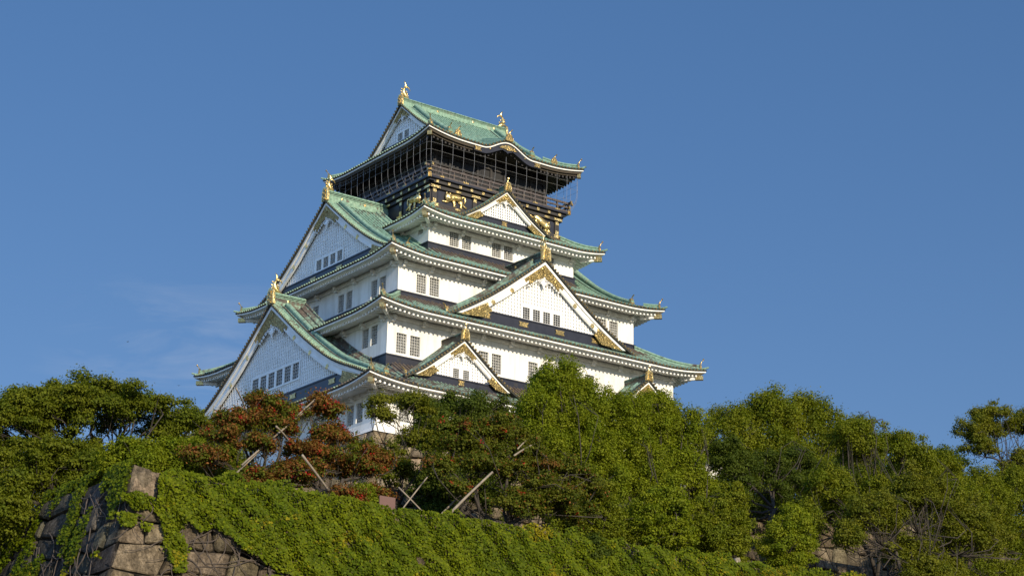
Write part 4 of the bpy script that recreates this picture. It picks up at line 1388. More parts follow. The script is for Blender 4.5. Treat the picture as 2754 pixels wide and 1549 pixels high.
def clump_leaves(rng, centers, radii, counts, up=.35, loose=.16, cut=.38):
    P_, N_, K_ = [], [], []
    for k, (c_, r_, n) in enumerate(zip(centers, radii, counts)):
        d = rng.normal(size=(n, 3)); d[:, 2] = np.where(rng.random(n) < cut, d[:, 2], np.abs(d[:, 2]) * 1.1 - .38) + up * rng.random(n) * .5
        d /= np.linalg.norm(d, axis=1)[:, None]
        rad = rng.random(n) ** .45
        # lumpy surface
        rad *= 1 + .22 * np.sin(d[:, 0] * 5 + k) * np.cos(d[:, 1] * 4 + k * 2) + .12 * np.sin(d[:, 2] * 9 + k)
        stray = rng.random(n) < loose
        rad[stray] *= rng.uniform(1.0, 1.25 + loose * 1.2, stray.sum())
        P_.append(np.array(c_) + d * rad[:, None] * np.array(r_))
        nn = d * .9 + rng.normal(size=(n, 3)) * .55 + np.array([0, -.1, .45])
        nn /= np.linalg.norm(nn, axis=1)[:, None]
        N_.append(nn); K_.append(np.full(n, k))
    return np.concatenate(P_), np.concatenate(N_), np.concatenate(K_)

def limbs(mb, rng, base, clumps, trunk_r, nlimb, fork_h, lean=(0, 0), kink=.35, twig=.028, reach=.68):
    """tapering trunk, forked limbs and twigs that end in the leaf clumps"""
    base = np.array(base, float); cl = np.array(clumps)
    top = cl[:, 2].max(); cen = cl.mean(axis=0)
    fork = base + np.array([lean[0], lean[1], fork_h])
    fork[:2] += (cen[:2] - base[:2]) * .25
    def bend(a_, b_, k=4, amp=.1):
        d = np.linalg.norm(b_ - a_); pts = [a_]
        off = rng.normal(size=3) * amp * d
        for q in range(1, k):
            t = q / k
            pts.append(a_ + (b_ - a_) * t + off * sin(pi * t) + rng.normal(size=3) * .03 * d)
        pts.append(b_); return pts
    mb.tube(bend(base, fork, 4, .06), [trunk_r * 1.35, trunk_r * 1.05, trunk_r, trunk_r * .95, trunk_r * .85], 8)
    # limb directions by clustering clump azimuth
    nl = min(nlimb, len(cl))
    seeds = cl[rng.choice(len(cl), nl, replace=False)]
    for _ in range(4):
        lab = np.argmin(((cl[:, None] - seeds[None]) ** 2).sum(-1), axis=1)
        seeds = np.array([cl[lab == q].mean(axis=0) if (lab == q).any() else seeds[q] for q in range(nl)])
    for q in range(nl):
        mem = cl[lab == q]
        if not len(mem): continue
        hub = fork + (seeds[q] - fork) * reach
        hub[2] += -.05 * np.linalg.norm(seeds[q] - fork)
        pts = bend(fork, hub, 4, kink * .35)
        r1 = trunk_r * .52
        mb.tube(pts, [r1, r1 * .85, r1 * .72, r1 * .62, r1 * .5], 6)
        for c_ in mem:
            if rng.random() < .62: continue
            pp = bend(hub if rng.random() < .5 else pts[int(rng.integers(2, 5))], c_ + np.array([0, 0, -.05]), 3, kink * .6)
            rr = r1 * rng.uniform(.16, .34)
            mb.tube(pp, [rr, max(rr * .75, twig * .8), max(rr * .5, twig * .6), twig * .35], 5)
            for _ in range(2):
                e = c_ + rng.normal(size=3) * .32
                mb.tube([pp[2], (pp[2] + e) / 2 + rng.normal(size=3) * .12, e], [twig * .7, twig * .5, twig * .25], 4)

DENS = (3.2, 1.9, .80)
GREENS = dict(
    camphor=((0.070, 0.112, 0.009), (0.135, 0.170, 0.013)),
    dark=((0.042, 0.075, 0.01), (0.08, 0.118, 0.013)),
    bright=((0.105, 0.17, 0.009), (0.185, 0.235, 0.014)),
    olive=((0.088, 0.138, 0.009), (0.165, 0.2, 0.014)),
    airy=((0.082, 0.12, 0.011), (0.15, 0.172, 0.016)),
    cherry=((0.060, 0.094, 0.010), (0.118, 0.140, 0.015)),
)
def tree(name, label, cat, x, y, zg, crown, style, seed, nclump=40, leaves=26000, lsize=.17, trunk_r=.28, fork=.35, clump_r=(.55, 1.0), nlimb=7, red=0.0, group=None,
         lobes=None, hollow=.45, lean=(0, 0), flat=.62, spread_low=.1, kink=.35, base_xy=None):
    """crown = (cx, cy, z_low, z_high, half_x, half_y); lobes = optional list of crowns"""
    rng = np.random.default_rng(seed)
    lobes = lobes or [crown]
    if style == 'cherry': lobes = [(c_[0], c_[1], c_[2] - .15, c_[3] + .1, c_[4] * 1.22, c_[5] * 1.1) for c_ in lobes]
    vols = np.array([(c_[4] * c_[5] * (c_[3] - c_[2])) for c_ in lobes]); vols = vols ** .75
    cl, rad = [], []
    nclump = int(nclump * DENS[0]); leaves = int(leaves * DENS[1]); clump_r = (clump_r[0] * DENS[2], clump_r[1] * DENS[2]); flat = min(1.15, flat * (1.75 if style in ('bright', 'olive') else 1.4))
    for c_, w in zip(lobes, vols / vols.sum()):
        k_ = max(2, int(round(nclump * w)))
        hz = (c_[3] - c_[2]) / 2; cz = (c_[3] + c_[2]) / 2
        pts = []
        tries = 0
        while len(pts) < k_ and tries < 5000:
            tries += 1
            d = rng.normal(size=3); d /= np.linalg.norm(d)
            if d[2] < -.35 and rng.random() > spread_low: continue
            az_ = math.atan2(d[1], d[0]); el_ = d[2]
            wob = 1 + .16 * sin(az_ * 3 + seed) * cos(el_ * 4 + seed * 2) + .12 * sin(az_ * 7 + seed * 3 + el_ * 6)
            r_ = (rng.uniform(hollow, 1.0) ** .6) * wob * (1.12 if rng.random() < .12 else 1)
            cr = rng.uniform(*clump_r)
            p = np.array([c_[0] + d[0] * r_ * max(c_[4] - cr * .8, .1), c_[1] + d[1] * r_ * max(c_[5] - cr * .8, .1), cz + d[2] * r_ * max(hz - cr * flat * .8, .05)])
            if pts and min(np.linalg.norm((p - q) / np.array([1, 1, .7])) for q in pts) < cr * .6 and tries < 2500: continue
            pts.append(p); cl.append(p); rad.append((cr * rng.uniform(.85, 1.25), cr * rng.uniform(.85, 1.2), cr * flat * rng.uniform(.8, 1.2)))
    cl = np.array(cl); rad = np.array(rad)
    vol = rad.prod(axis=1) ** .72; cnt = np.maximum(60, (leaves * vol / vol.sum()).astype(int))
    P_, N_, K_ = clump_leaves(rng, cl, rad, cnt, loose={'cherry': .38, 'airy': .42}.get(style, .2), cut=.85 if style in ('bright', 'olive') else .2)
    n = len(P_)
    c1, c2 = (np.array(q) for q in GREENS[style])
    kv = rng.random(len(cl))
    # outer leaves are younger and yellower: mixes per leaf and per clump
    t = np.clip(kv[K_] * .6 + rng.random(n) * .55 - .08, 0, 1)
    col = c1 + (c2 - c1) * t[:, None]
    col *= rng.uniform(.70, 1.25, n)[:, None] * np.array([1.12, .98, .95])
    if red > 0:
        org = np.array((0.19, 0.080, 0.022)); rd = np.array((0.40, 0.030, 0.022))
        ck = rng.random(len(cl)) < red * .9 - .04
        rb_ = ck[K_] & (rng.random(n) < .75)
        col[rb_] = col[rb_] * .35 + np.array((0.165, 0.080, 0.022)) * rng.uniform(.7, 1.3, rb_.sum())[:, None] * .65
        m1 = (rng.random(n) < np.where(ck[K_], .3 + red * .3, .02 + red * .3))
        col[m1] = org * rng.uniform(.6, 1.5, m1.sum())[:, None]
        # small bunches of scarlet leaves
        nb = int(len(cl) * red * .8) + 12
        outer = rng.choice(n, nb, replace=False)
        for o_ in outer:
            dd = np.linalg.norm((P_ - P_[o_]) * np.array([1, 1, .75]), axis=1)
            m2 = (dd < rng.uniform(.10, .28)) & (rng.random(n) < .5)
            col[m2] = rd * rng.uniform(.6, 1.35, m2.sum())[:, None]
    bx, by = base_xy or (x, y)
    root = empty(name, (bx, by, zg), label, cat, group)
    off = np.array([bx, by, zg])
    me = leaf_mesh("crown", LEAF, P_ - off, N_, lsize * rng.uniform(.65, 1.3, n), col, rng)
    co = bpy.data.objects.new("crown", me); COL.objects.link(co); co.parent = root
    mb = MB()
    top = cl[:, 2].max()
    limbs(mb, rng, (bx, by, zg - .2), cl, trunk_r, nlimb, (top - zg) * fork, lean, kink)
    mb.smooth = True
    mb.sm = [True] * len(mb.f)
    mb.build("trunk", [BARK], root)
    return root

def C_(cx, cy, z0, z1, hx, hy=None): return (cx, cy, z0, z1, hx, hy or hx)
G_ = -7.9
tree("evergreen_tree", "broad domed evergreen at the far left with sky showing between its limbs", "tree", -63.7, -56, G_, None, 'camphor', 11, nclump=125, leaves=100000, trunk_r=.4, fork=.38, clump_r=(.7, 1.15),
     nlimb=10, lobes=[C_(-64.9, -56, -1.2, 3.5, 3.6, 4), C_(-67.7, -57, -2.0, 2.4, 2.5, 3), C_(-61.7, -55.5, .4, 3.3, 2.2, 3), C_(-59.9, -55, -1.2, 2.3, 1.5, 2), C_(-58.2, -55, -1.0, 3.3, 1.9, 2), C_(-55.9, -55, -1.8, 2.5, 1.9, 2), C_(-54.6, -55.5, -2.6, 1.0, 1.4, 1.6), C_(-56.0, -55.5, -5.0, -.8, 2.4, 2), C_(-60.5, -56, -4.4, -.6, 2.2, 2), C_(-70.6, -57, -3.6, 1.2, 2.6, 3), C_(-73.6, -57, -4.6, -.4, 2.2, 3), C_(-66.6, -58, -5.6, -.8, 3.6, 2.4), C_(-62.6, -58, -4.6, -1.2, 2.4, 2), C_(-68.8, -56.5, -1.6, 2.6, 2.2, 2.6), C_(-72.4, -56.5, -2.6, .8, 2.0, 2.6), C_(-75.4, -58, -5.6, -1.6, 2.0, 2.6)], flat=.5)
tree("evergreen_tree", "dark olive evergreen filling the lower left edge above the set-back wall", "tree", -70.5, -60, G_, None, 'camphor', 12, nclump=95, leaves=76000, trunk_r=.35, clump_r=(.6, 1.0),
     lobes=[C_(-70.8, -59.5, -7.6, -1.6, 2.4, 2.5), C_(-67.8, -60, -6.4, -1.4, 2.2, 2.5), C_(-73.2, -60, -9.0, -2.2, 2.2, 2.2), C_(-76.2, -66, -11.6, -5.0, 2.4, 2.4), C_(-75.4, -69.5, -10.4, -6.4, 1.7, 1.8), C_(-78.5, -64, -12.6, -6.0, 2.2, 2.2)], spread_low=.8, hollow=.3)
tree("evergreen_tree", "small dense green tree behind the ivy wall corner, left of the red-tinged trees", "tree", -64.0, -66, G_, None, 'bright', 13, nclump=46, leaves=36000, trunk_r=.2, clump_r=(.45, .8), lsize=.15,
     lobes=[C_(-66.6, -66, -5.6, -2.3, 2.2, 2), C_(-63.4, -66, -5.2, -1.6, 2.0, 2), C_(-61.6, -65, -5.2, -2.6, 1.4, 1.6)], spread_low=.6)
tree("autumn_tree", "left red-tinged tree with orange-green leaves leaning on wooden props", "tree", -61.6, -72, G_, None, 'cherry', 14, nclump=42, leaves=21000, trunk_r=.22, fork=.35, clump_r=(.42, .75), red=.55,
     nlimb=7, lobes=[C_(-61.6, -71.5, -1.8, .1, 1.3, 1.3), C_(-63.2, -71.5, -3.0, -1.3, 1.6, 1.4), C_(-60.6, -72, -3.2, -1.0, 1.1, 1.2), C_(-65.4, -72.5, -5.7, -4.0, 1.4, 1.2), C_(-62.6, -73, -4.6, -3.0, 1.3, 1.1), C_(-61.4, -71.8, -2.8, -.8, 1.6, 1.3), C_(-64.4, -72, -4.0, -2.6, 1.2, 1.1), C_(-59.9, -72, -1.9, -.6, .9, .9), C_(-62.4, -73.2, -6.4, -4.9, 1.2, .9)], hollow=.2, lsize=.15)
tree("autumn_tree", "right red-tinged tree with scarlet leaf bunches, its crown against the castle wall", "tree", -58.2, -72.5, G_, None, 'cherry', 15, nclump=50, leaves=24000, trunk_r=.26, fork=.3, clump_r=(.42, .75), red=.8,
     nlimb=8, lobes=[C_(-57.9, -72, -1.5, .2, 1.1, 1.1), C_(-58.8, -72, -4.2, -2.6, 1.8, 1.4), C_(-55.6, -72, -4.6, -2.9, 1.7, 1.4), C_(-60.5, -73.5, -6.0, -4.3, 1.3, 1.1), C_(-60.2, -78.9, -7.9, -6.6, 1.2, .8), C_(-57.0, -72, -3.0, -1.2, .8, 1.0), C_(-54.8, -72.4, -6.0, -4.6, 1.2, 1.1), C_(-57.6, -72.2, -2.8, -1.6, 1.4, 1.1), C_(-59.4, -72.6, -5.2, -3.8, 1.4, 1.1), C_(-53.9, -71.5, -3.8, -2.0, 1.3, 1.1)], hollow=.2, lsize=.15)
tree("broadleaf_tree", "slender open-crowned tree with bare lower limbs before the white castle corner", "tree", -50.2, -68, G_, None, 'airy', 16, nclump=31, leaves=15500, trunk_r=.17, fork=.35, clump_r=(.38, .66),
     nlimb=8, lobes=[C_(-51.6, -68, -.9, 2.6, 1.1, 1.2), C_(-48.9, -68, .6, 3.0, 1.6, 1.2), C_(-50.6, -68, -4.0, -.8, 1.8, 1.5), C_(-47.4, -68, -1.5, 1.4, 1.3, 1.2), C_(-52.6, -68, -2.6, -.6, 1.0, 1.0), C_(-49.2, -68, -1.6, .6, 1.0, 1.0)], hollow=.2, lsize=.14)
tree("shrub", "small round bright green shrub left of the brown signboard", "shrub", -57.0, -75, G_, C_(-56.9, -75, -7.0, -5.3, 1.0, .8), 'bright', 17, nclump=10, leaves=4200, trunk_r=.07, clump_r=(.3, .5), lsize=.13)
tree("broadleaf_tree", "dark green tree between the slender tree and the bright tall trees, close against the castle", "tree", -38.5, -57, G_, None, 'dark', 18, nclump=70, leaves=46000, trunk_r=.35, clump_r=(.6, 1.0), fork=.4,
     lobes=[C_(-39.0, -57, 2.0, 7.2, 2.6, 2.6), C_(-35.6, -57, 1.6, 7.6, 2.8, 2.8), C_(-40.9, -58, .6, 5.6, 1.6, 2.0), C_(-38.5, -58, -2.4, 2.6, 3.6, 2.5), C_(-34.5, -58, -3.4, 2.4, 3.2, 2.2), C_(-41.2, -59, -2.8, 1.8, 1.8, 1.8)], spread_low=.4)
tree("broadleaf_tree", "dark green bush-like tree behind the wooden props right of the signboard", "tree", -48.0, -66, G_, None, 'dark', 19, nclump=44, leaves=27000, trunk_r=.2, clump_r=(.5, .85),
     lobes=[C_(-45.2, -65, -4.6, -.6, 1.9, 1.8), C_(-49.8, -66, -6.4, -3.4, 1.7, 1.6), C_(-45.4, -66, -6.8, -3.6, 2.4, 1.6)], spread_low=.8)
tree("autumn_tree", "spreading dark tree with only a few scarlet leaves, propped by long poles above the ivy", "tree", -47.3, -75.5, G_, None, 'cherry', 20, nclump=78, leaves=40000, trunk_r=.27, fork=.2, clump_r=(.42, .78), red=.10,
     nlimb=9, lobes=[C_(-46.9, -74, -2.1, .5, 2.4, 1.6), C_(-43.3, -74, -3.6, -1.2, 2.2, 1.6), C_(-49.8, -74, -1.8, .0, 1.2, 1.2), C_(-47.6, -75, -4.3, -2.0, 2.6, 1.5), C_(-44.6, -76, -6.2, -3.2, 2.0, 1.4), C_(-50.8, -76, -5.6, -4.4, 1.3, 1.1), C_(-42.2, -75, -6.4, -3.4, 1.8, 1.4), C_(-48.6, -74, -3.0, -.8, 2.0, 1.3), C_(-45.2, -73.6, -2.6, -.2, 2.2, 1.3), C_(-46.6, -76, -6.4, -4.4, 1.8, 1.1), C_(-40.6, -74, -4.6, -1.8, 1.8, 1.3), C_(-51.6, -75, -4.2, -2.8, 1.2, 1.0)], hollow=.15, lsize=.16, kink=.5)
tree("broadleaf_tree", "tall bright green tree over the lower middle castle wall, leftmost of the bright pair", "tree", -27.0, -54, G_, None, 'bright', 21, nclump=100, leaves=72000, trunk_r=.35, clump_r=(.6, 1.05), fork=.3, lsize=.16,
     lobes=[C_(-27.0, -54, 6.6, 12.3, 2.3, 2.4), C_(-24.2, -54, 6.4, 11.4, 2.2, 2.4), C_(-28.6, -55, 1.6, 7.0, 3.0, 2.4), C_(-24.0, -55.5, .4, 6.4, 3.2, 2.4), C_(-25.6, -55, 3.6, 8.6, 3.2, 2.2), C_(-29.4, -54.6, 4.6, 9.4, 1.8, 2)], spread_low=.4)
tree("broadleaf_tree", "tall bright green tree hiding the right front gable of the castle", "tree", -17.8, -54, G_, None, 'bright', 22, nclump=100, leaves=72000, trunk_r=.35, clump_r=(.6, 1.05), fork=.3, lsize=.16,
     lobes=[C_(-20.3, -54, 5.8, 11.0, 2.3, 2.4), C_(-17.0, -53.5, 6.0, 11.9, 2.6, 2.4), C_(-14.0, -54, 5.0, 10.6, 2.2, 2.2), C_(-19.6, -55.5, .6, 5.6, 2.9, 2.2), C_(-14.8, -55, 1.0, 6.0, 2.9, 2.4), C_(-20.6, -55, 3.4, 8.2, 2.6, 2.2), C_(-15.6, -54.5, 3.2, 8.0, 3.0, 2.2)], spread_low=.4)
tree("broadleaf_tree", "mid green tree at the foot of the bright tall pair, over the terrace wall", "tree", -24.5, -60, G_, None, 'olive', 23, nclump=70, leaves=44000, trunk_r=.25, clump_r=(.5, .9), fork=.4, lsize=.16,
     lobes=[C_(-29.0, -60, -3.6, 1.0, 3.0, 2.0), C_(-24.0, -60, -3.4, .8, 2.6, 2.0), C_(-18.0, -60, -3.6, .8, 2.8, 2.0)], spread_low=.6)
tree("conifer_tree", "small dark tree far back between the castle and the rounded tree on the right", "tree", 3.4, -30, 6.2, C_(3.4, -30, 9.5, 18.6, 2.6, 2.4), 'dark', 24, nclump=34, leaves=17000, trunk_r=.22, clump_r=(.6, 1.0), fork=.5, lsize=.2, spread_low=.4)
tree("evergreen_tree", "big rounded olive green tree right of the castle with bulging domes along its top", "tree", 13.0, -38, 6.2, None, 'olive', 25, nclump=120, leaves=95000, trunk_r=.5, clump_r=(.9, 1.45), fork=.35, lsize=.2, flat=.95,
     lobes=[C_(5.6, -38, 9.0, 17.6, 3.8, 3.4), C_(10.6, -38, 11.0, 20.2, 3.9, 3.4), C_(15.8, -38, 11.5, 20.4, 3.9, 3.4), C_(20.0, -38, 10.5, 19.4, 3.6, 3.2), C_(24.2, -37, 10.0, 17.4, 3.0, 3.0), C_(8.0, -40, 5.6, 12.0, 4.4, 3), C_(16.5, -40, 6.4, 13.0, 4.8, 3), C_(24.5, -38, 7.4, 13.4, 3.6, 3), C_(11.0, -39.5, 9.5, 15.5, 5, 3), C_(19.5, -39.5, 9.5, 15.0, 5, 3)], spread_low=.2)
tree("broadleaf_tree", "dark green undergrowth tree beneath the big rounded tree", "tree", -4.5, -54.5, .4, None, 'dark', 26, nclump=56, leaves=32000, trunk_r=.25, clump_r=(.7, 1.1), lsize=.18,
     lobes=[C_(-9.2, -54, 2.0, 9.0, 2.8, 2.2), C_(-3.6, -52, 2.0, 9.6, 3.4, 2.4), C_(1.5, -50, 3.4, 11.0, 3.0, 2.4), C_(-12.5, -54, -2.0, 5.0, 2.4, 2.0), C_(-2.0, -54, .4, 4.8, 2.6, 2.0)], spread_low=.5)
tree("broadleaf_tree", "yellow-green tree with long pale leaning limbs in front of the big rounded tree", "tree", -6.0, -66, G_, None, 'olive', 27, nclump=86, leaves=52000, trunk_r=.33, fork=.25, clump_r=(.55, .95), lsize=.16,
     nlimb=6, lobes=[C_(-15.5, -66, -4.6, -.4, 2.2, 1.8), C_(-10.6, -66, .0, 4.4, 3.0, 2.2), C_(-6.4, -65, 3.6, 9.6, 3.2, 2.2), C_(-1.0, -65, 4.2, 9.0, 3.0, 2.2), C_(-13.0, -66, -2.2, 1.4, 1.8, 1.8), C_(-4.6, -66, .4, 4.6, 3.4, 2.0), C_(1.6, -66, 1.2, 6.4, 2.8, 2.0), C_(3.2, -65, 3.6, 8.0, 2.4, 2.0)], hollow=.25, kink=.5)
tree("broadleaf_tree", "wide low tree with forked grey trunk and horizontal boughs above the ivy at right", "tree", -12.0, -74, G_, None, 'airy', 28, nclump=105, leaves=70000, trunk_r=.34, fork=.16, clump_r=(.55, .95), lsize=.16,
     nlimb=5, lobes=[C_(-9.6, -74.2, -6.8, -3.4, 2.4, 1.2), C_(-5.4, -73.5, -7.4, -4.0, 2.2, 1.2), C_(-12.2, -72, -3.4, 1.4, 3.0, 2.0), C_(-7.2, -72, -1.4, 3.6, 3.4, 2.2), C_(-2.6, -72, -3.6, 1.4, 3.0, 2.0), C_(-15.8, -73, -4.6, -1.6, 1.5, 1.4), C_(-8.4, -72, -5.2, -1.2, 3.2, 1.6), C_(-4.4, -72, -6.6, -2.8, 2.4, 1.4), C_(.8, -71, -3.4, 2.6, 2.6, 1.8)], hollow=.2, kink=.55)
tree("broadleaf_tree", "dark rounded tree far back between the big domed tree and the right-edge airy tree", "tree", 36.0, -34, 6.2, None, 'dark', 29, nclump=60, leaves=36000, trunk_r=.3, clump_r=(.8, 1.2), lsize=.2,
     lobes=[C_(34.6, -34, 11.6, 18.2, 3.4, 2.8), C_(40.0, -33, 12.5, 17.8, 3.4, 2.6), C_(31.0, -36, 9.0, 14.8, 3.2, 2.6)], spread_low=.5)
tree("broadleaf_tree", "tall airy yellow-green tree at the right edge, its thin branches against the sky", "tree", 31.5, -48, 6.2, None, 'airy', 30, nclump=60, leaves=34000, trunk_r=.26, fork=.4, clump_r=(.55, 1.0), lsize=.18,
     nlimb=9, lobes=[C_(31.4, -48, 14.6, 20.6, 2.7, 2.2), C_(35.4, -48, 15.5, 20.2, 2.4, 2.2), C_(28.2, -48, 12.4, 17.0, 2.4, 2.0), C_(33.0, -48, 9.5, 14.6, 4.0, 2.2), C_(36.5, -48, 11.5, 16.6, 3.4, 2.2), C_(28.6, -49, 8.4, 12.4, 3.0, 2), C_(26.9, -48, 14.6, 17.6, 1.8, 1.5), C_(29.2, -48, 16.0, 19.2, 1.7, 1.5)], hollow=.25, kink=.5)
tree("broadleaf_tree", "dense mid green tree in the lower right corner", "tree", 14.0, -61, G_, None, 'olive', 31, nclump=110, leaves=70000, trunk_r=.3, clump_r=(.7, 1.15), lsize=.17,
     lobes=[C_(7.4, -62, -1.0, 5.6, 3.2, 2.2), C_(13.4, -61, .6, 8.6, 3.8, 2.4), C_(19.0, -60, .6, 9.4, 3.4, 2.4), C_(11.6, -63, -6.0, 1.0, 4.4, 2.4), C_(4.0, -64, -5.0, .4, 2.8, 2.0), C_(18.0, -62, -3.0, 3.4, 4.6, 2.2), C_(24.0, -60, 2.4, 10.6, 4.0, 2.2), C_(9.8, -62, 2.4, 6.6, 3.2, 2)], spread_low=.7)
tree("broadleaf_tree", "dark green tree filling the gap behind the yellow-green tree on the right", "tree", 17.0, -48, 6.2, None, 'dark', 32, nclump=80, leaves=44000, trunk_r=.3, clump_r=(.8, 1.2), lsize=.19,
     lobes=[C_(24.6, -48, 6.4, 14.4, 4.2, 2.4), C_(17.6, -48, 5.0, 12.6, 4.2, 2.4), C_(10.0, -48, 3.0, 11.0, 4.0, 2.4), C_(29.5, -47, 5.0, 12.5, 4.0, 2.4)], spread_low=.5)
for (x, y, lo, hi, hx, sd_, st, lb) in (
    (-38.5, -73, -6.9, -2.6, 2.5, 41, 'olive', "low spreading yellow-green shrub on the ivy wall, just right of the red-spotted tree"),
    (-33.6, -74, -7.2, -2.0, 2.7, 42, 'bright', "bright green shrub with layered branches, second of the shrubs along the wall top"),
    (-28.6, -74, -7.0, -1.6, 2.9, 43, 'olive', "taller shrub with bare twigs poking out, below the right bright tree"),
    (-22.8, -74, -7.2, -2.2, 2.6, 44, 'bright', "rightmost green shrub on the wall top, before the dark shaded gap")):
    tree("shrub", lb, "shrub", x, y, G_, None, st, sd_, nclump=44, leaves=21000, trunk_r=.1, clump_r=(.45, .75), lsize=.15, fork=.25, nlimb=8,
         lobes=[C_(x, y, lo, hi, hx, 1.6), C_(x + .6, y, (lo + hi) / 2, hi + .8, hx * .5, 1.2)], spread_low=.8, flat=.4, hollow=.25, group="shrubs along the top of the ivy wall")
tree("shrub", "small dark green shrub growing out of the ivy face", "shrub", -44.8, -80.6, -9.4, C_(-44.6, -80.5, -9.6, -7.5, 1.1, .8), 'dark', 46, nclump=14, leaves=7000, trunk_r=.05, clump_r=(.35, .55), lsize=.14, spread_low=.9)

# ------------------------------------------------------------------ ivy over the foreground wall
rng = np.random.default_rng(99)
def ivy_bottom(x):
    xs = [-74.6, -72.35, -72.2, -71.9, -71.0, -70.85, -68.35, -67.9, -66.5, -65.2, -63.2, -61, -58, 100]
    zs = [-9.9, -9.9, -10.6, -12.2, -12.2, -10.45, -10.5, -11.35, -11.7, -12.3, -12.9, -13.6, -15.8, -15.8]
    return np.interp(x, xs, zs)
def smooth_noise(x, z, s, seed):
    r = np.random.default_rng(seed); out = 0
    for k in range(6):
        a_, b_, c_ = r.normal(size=3); out = out + np.sin(x * a_ * s + z * b_ * s + c_ * 6)
    return out / 6
n = 260000
x = rng.uniform(-74.3, 12, n); z = rng.uniform(-15.8, -6.9, n)
edge = smooth_noise(x, z, 2.2, 5) * .9 + smooth_noise(x, z, 6, 8) * .5
keep = z > ivy_bottom(x) + edge * .5
top = -7.45 + smooth_noise(x, x * 0, 1.1, 3) * .55 + smooth_noise(x, x * 0, 3.1, 4) * .25 - np.exp(-((x + 51.2) / 1.3) ** 2) * .35 + np.where(x > -40, .1, 0)
top -= np.clip((-72.1 - x) / .35, 0, 1) * 1.75
keep &= z < top
bare = smooth_noise(x, z, 1.3, 21) + smooth_noise(x, z, 3.3, 22) * .5
keep &= ~((bare > .86) & (z < -9))
x = x[keep]; z = z[keep]; n = len(x)
bul = .30 + .46 * (smooth_noise(x, z * 1.3, 1.6, 31) + .4) + .34 * smooth_noise(x * .8, z * 1.6, 4.2, 32) + rng.random(n) * .20
y = -80 - .31 * (ZT - z) - np.clip(bul, .05, 1.4)
over = z > ZT + .05      # the part that curls over the wall top
y[over] += rng.uniform(0, 1.0, over.sum()) + .3
gx = .35 * np.cos(x * 3.1 + z * 1.7)
N_ = np.stack([gx + rng.normal(size=n) * .38, -0.95 + rng.normal(size=n) * .22, .42 + rng.normal(size=n) * .35], axis=1)
N_ /= np.linalg.norm(N_, axis=1)[:, None]
P_ = np.stack([x, y, z], axis=1)
# sparse ivy on the shaded side face and hanging strands at the corner
m = 34000
yy = rng.uniform(-80, -62, m); zz = rng.uniform(-15.5, -7.2, m)
kk = (smooth_noise(yy * 1.2, zz * .8, 1.6, 44) + .35 * smooth_noise(yy, zz, 5, 45)) > (.0 + .0 * yy + (-8.2 - zz) * .03)
kk &= (zz > -12.2 + .5 * smooth_noise(yy, zz, 2, 4)) | (yy > -76)
yy, zz = yy[kk], zz[kk]; m = len(yy)
P2 = np.stack([-73.15 - .31 * (ZT - zz) - .12 - rng.random(m) * .3, yy - .31 * (ZT - zz) * (1 - (yy + 80) / 9.0).clip(-1, 1), zz], axis=1)
N2 = np.stack([-.9 + rng.normal(size=m) * .25, -.35 + rng.normal(size=m) * .3, .4 + rng.normal(size=m) * .3], axis=1); N2 /= np.linalg.norm(N2, axis=1)[:, None]
# a few tongues of ivy hanging below the main edge on the sunny face
m3 = 5200; tx = []; 
for (cx_, z0_, z1_, w_, k3) in ((-71.4, -12.9, -11.6, .3, 500), (-73.3, -9.9, -9.2, .4, 600), (-73.9, -10.9, -10.2, .35, 420), (-65.6, -13.4, -12.4, .5, 500), (-72.9, -11.0, -10.6, .16, 90)):
    tz = rng.uniform(z0_, z1_, k3); tx.append(np.stack([cx_ + rng.normal(size=k3) * w_ * (.4 + .6 * (tz - z0_) / (z1_ - z0_)), tz], axis=1))
tx = np.concatenate(tx); m3 = len(tx)
P3 = np.stack([tx[:, 0], -80 - .31 * (ZT - tx[:, 1]) - .2 - rng.random(m3) * .25, tx[:, 1]], axis=1)
N3 = np.stack([rng.normal(size=m3) * .35, -.95 + rng.normal(size=m3) * .2, .4 + rng.normal(size=m3) * .3], axis=1); N3 /= np.linalg.norm(N3, axis=1)[:, None]
P_ = np.concatenate([P_, P2, P3]); N_ = np.concatenate([N_, N2, N3]); n = len(P_)
ca, cb, cc = np.array((0.076, 0.114, 0.004)), np.array((0.168, 0.196, 0.006)), np.array((0.255, 0.225, 0.009))
t = np.clip(.35 + .45 * smooth_noise(P_[:, 0], P_[:, 2], .9, 61) + rng.normal(size=n) * .28, 0, 1)
col = ca + (cb - ca) * t[:, None]
ye = np.clip((P_[:, 0] + 47) / 30, 0, 1) * .30 + .07 + .2 * np.clip((-9.5 - P_[:, 2]) / 4, 0, 1) + .35 * np.exp(-((P_[:, 0] + 48.2) / .9) ** 2)
my = (rng.random(n) * .45 + .55 * (.5 + .9 * smooth_noise(P_[:, 0], P_[:, 2], 3.2, 71))) < ye * 1.15
col[my] = cc * rng.uniform(.7, 1.15, my.sum())[:, None]
col *= rng.uniform(.6, 1.25, n)[:, None]
me = leaf_mesh("ivy", LEAF, P_, N_, rng.uniform(.10, .21, n), col, rng, aspect=.85)
ivy = bpy.data.objects.new("ivy", me); COL.objects.link(ivy)
tag(ivy, "dense green and yellow-green ivy hanging over the foreground stone wall", "ivy", kind="stuff")
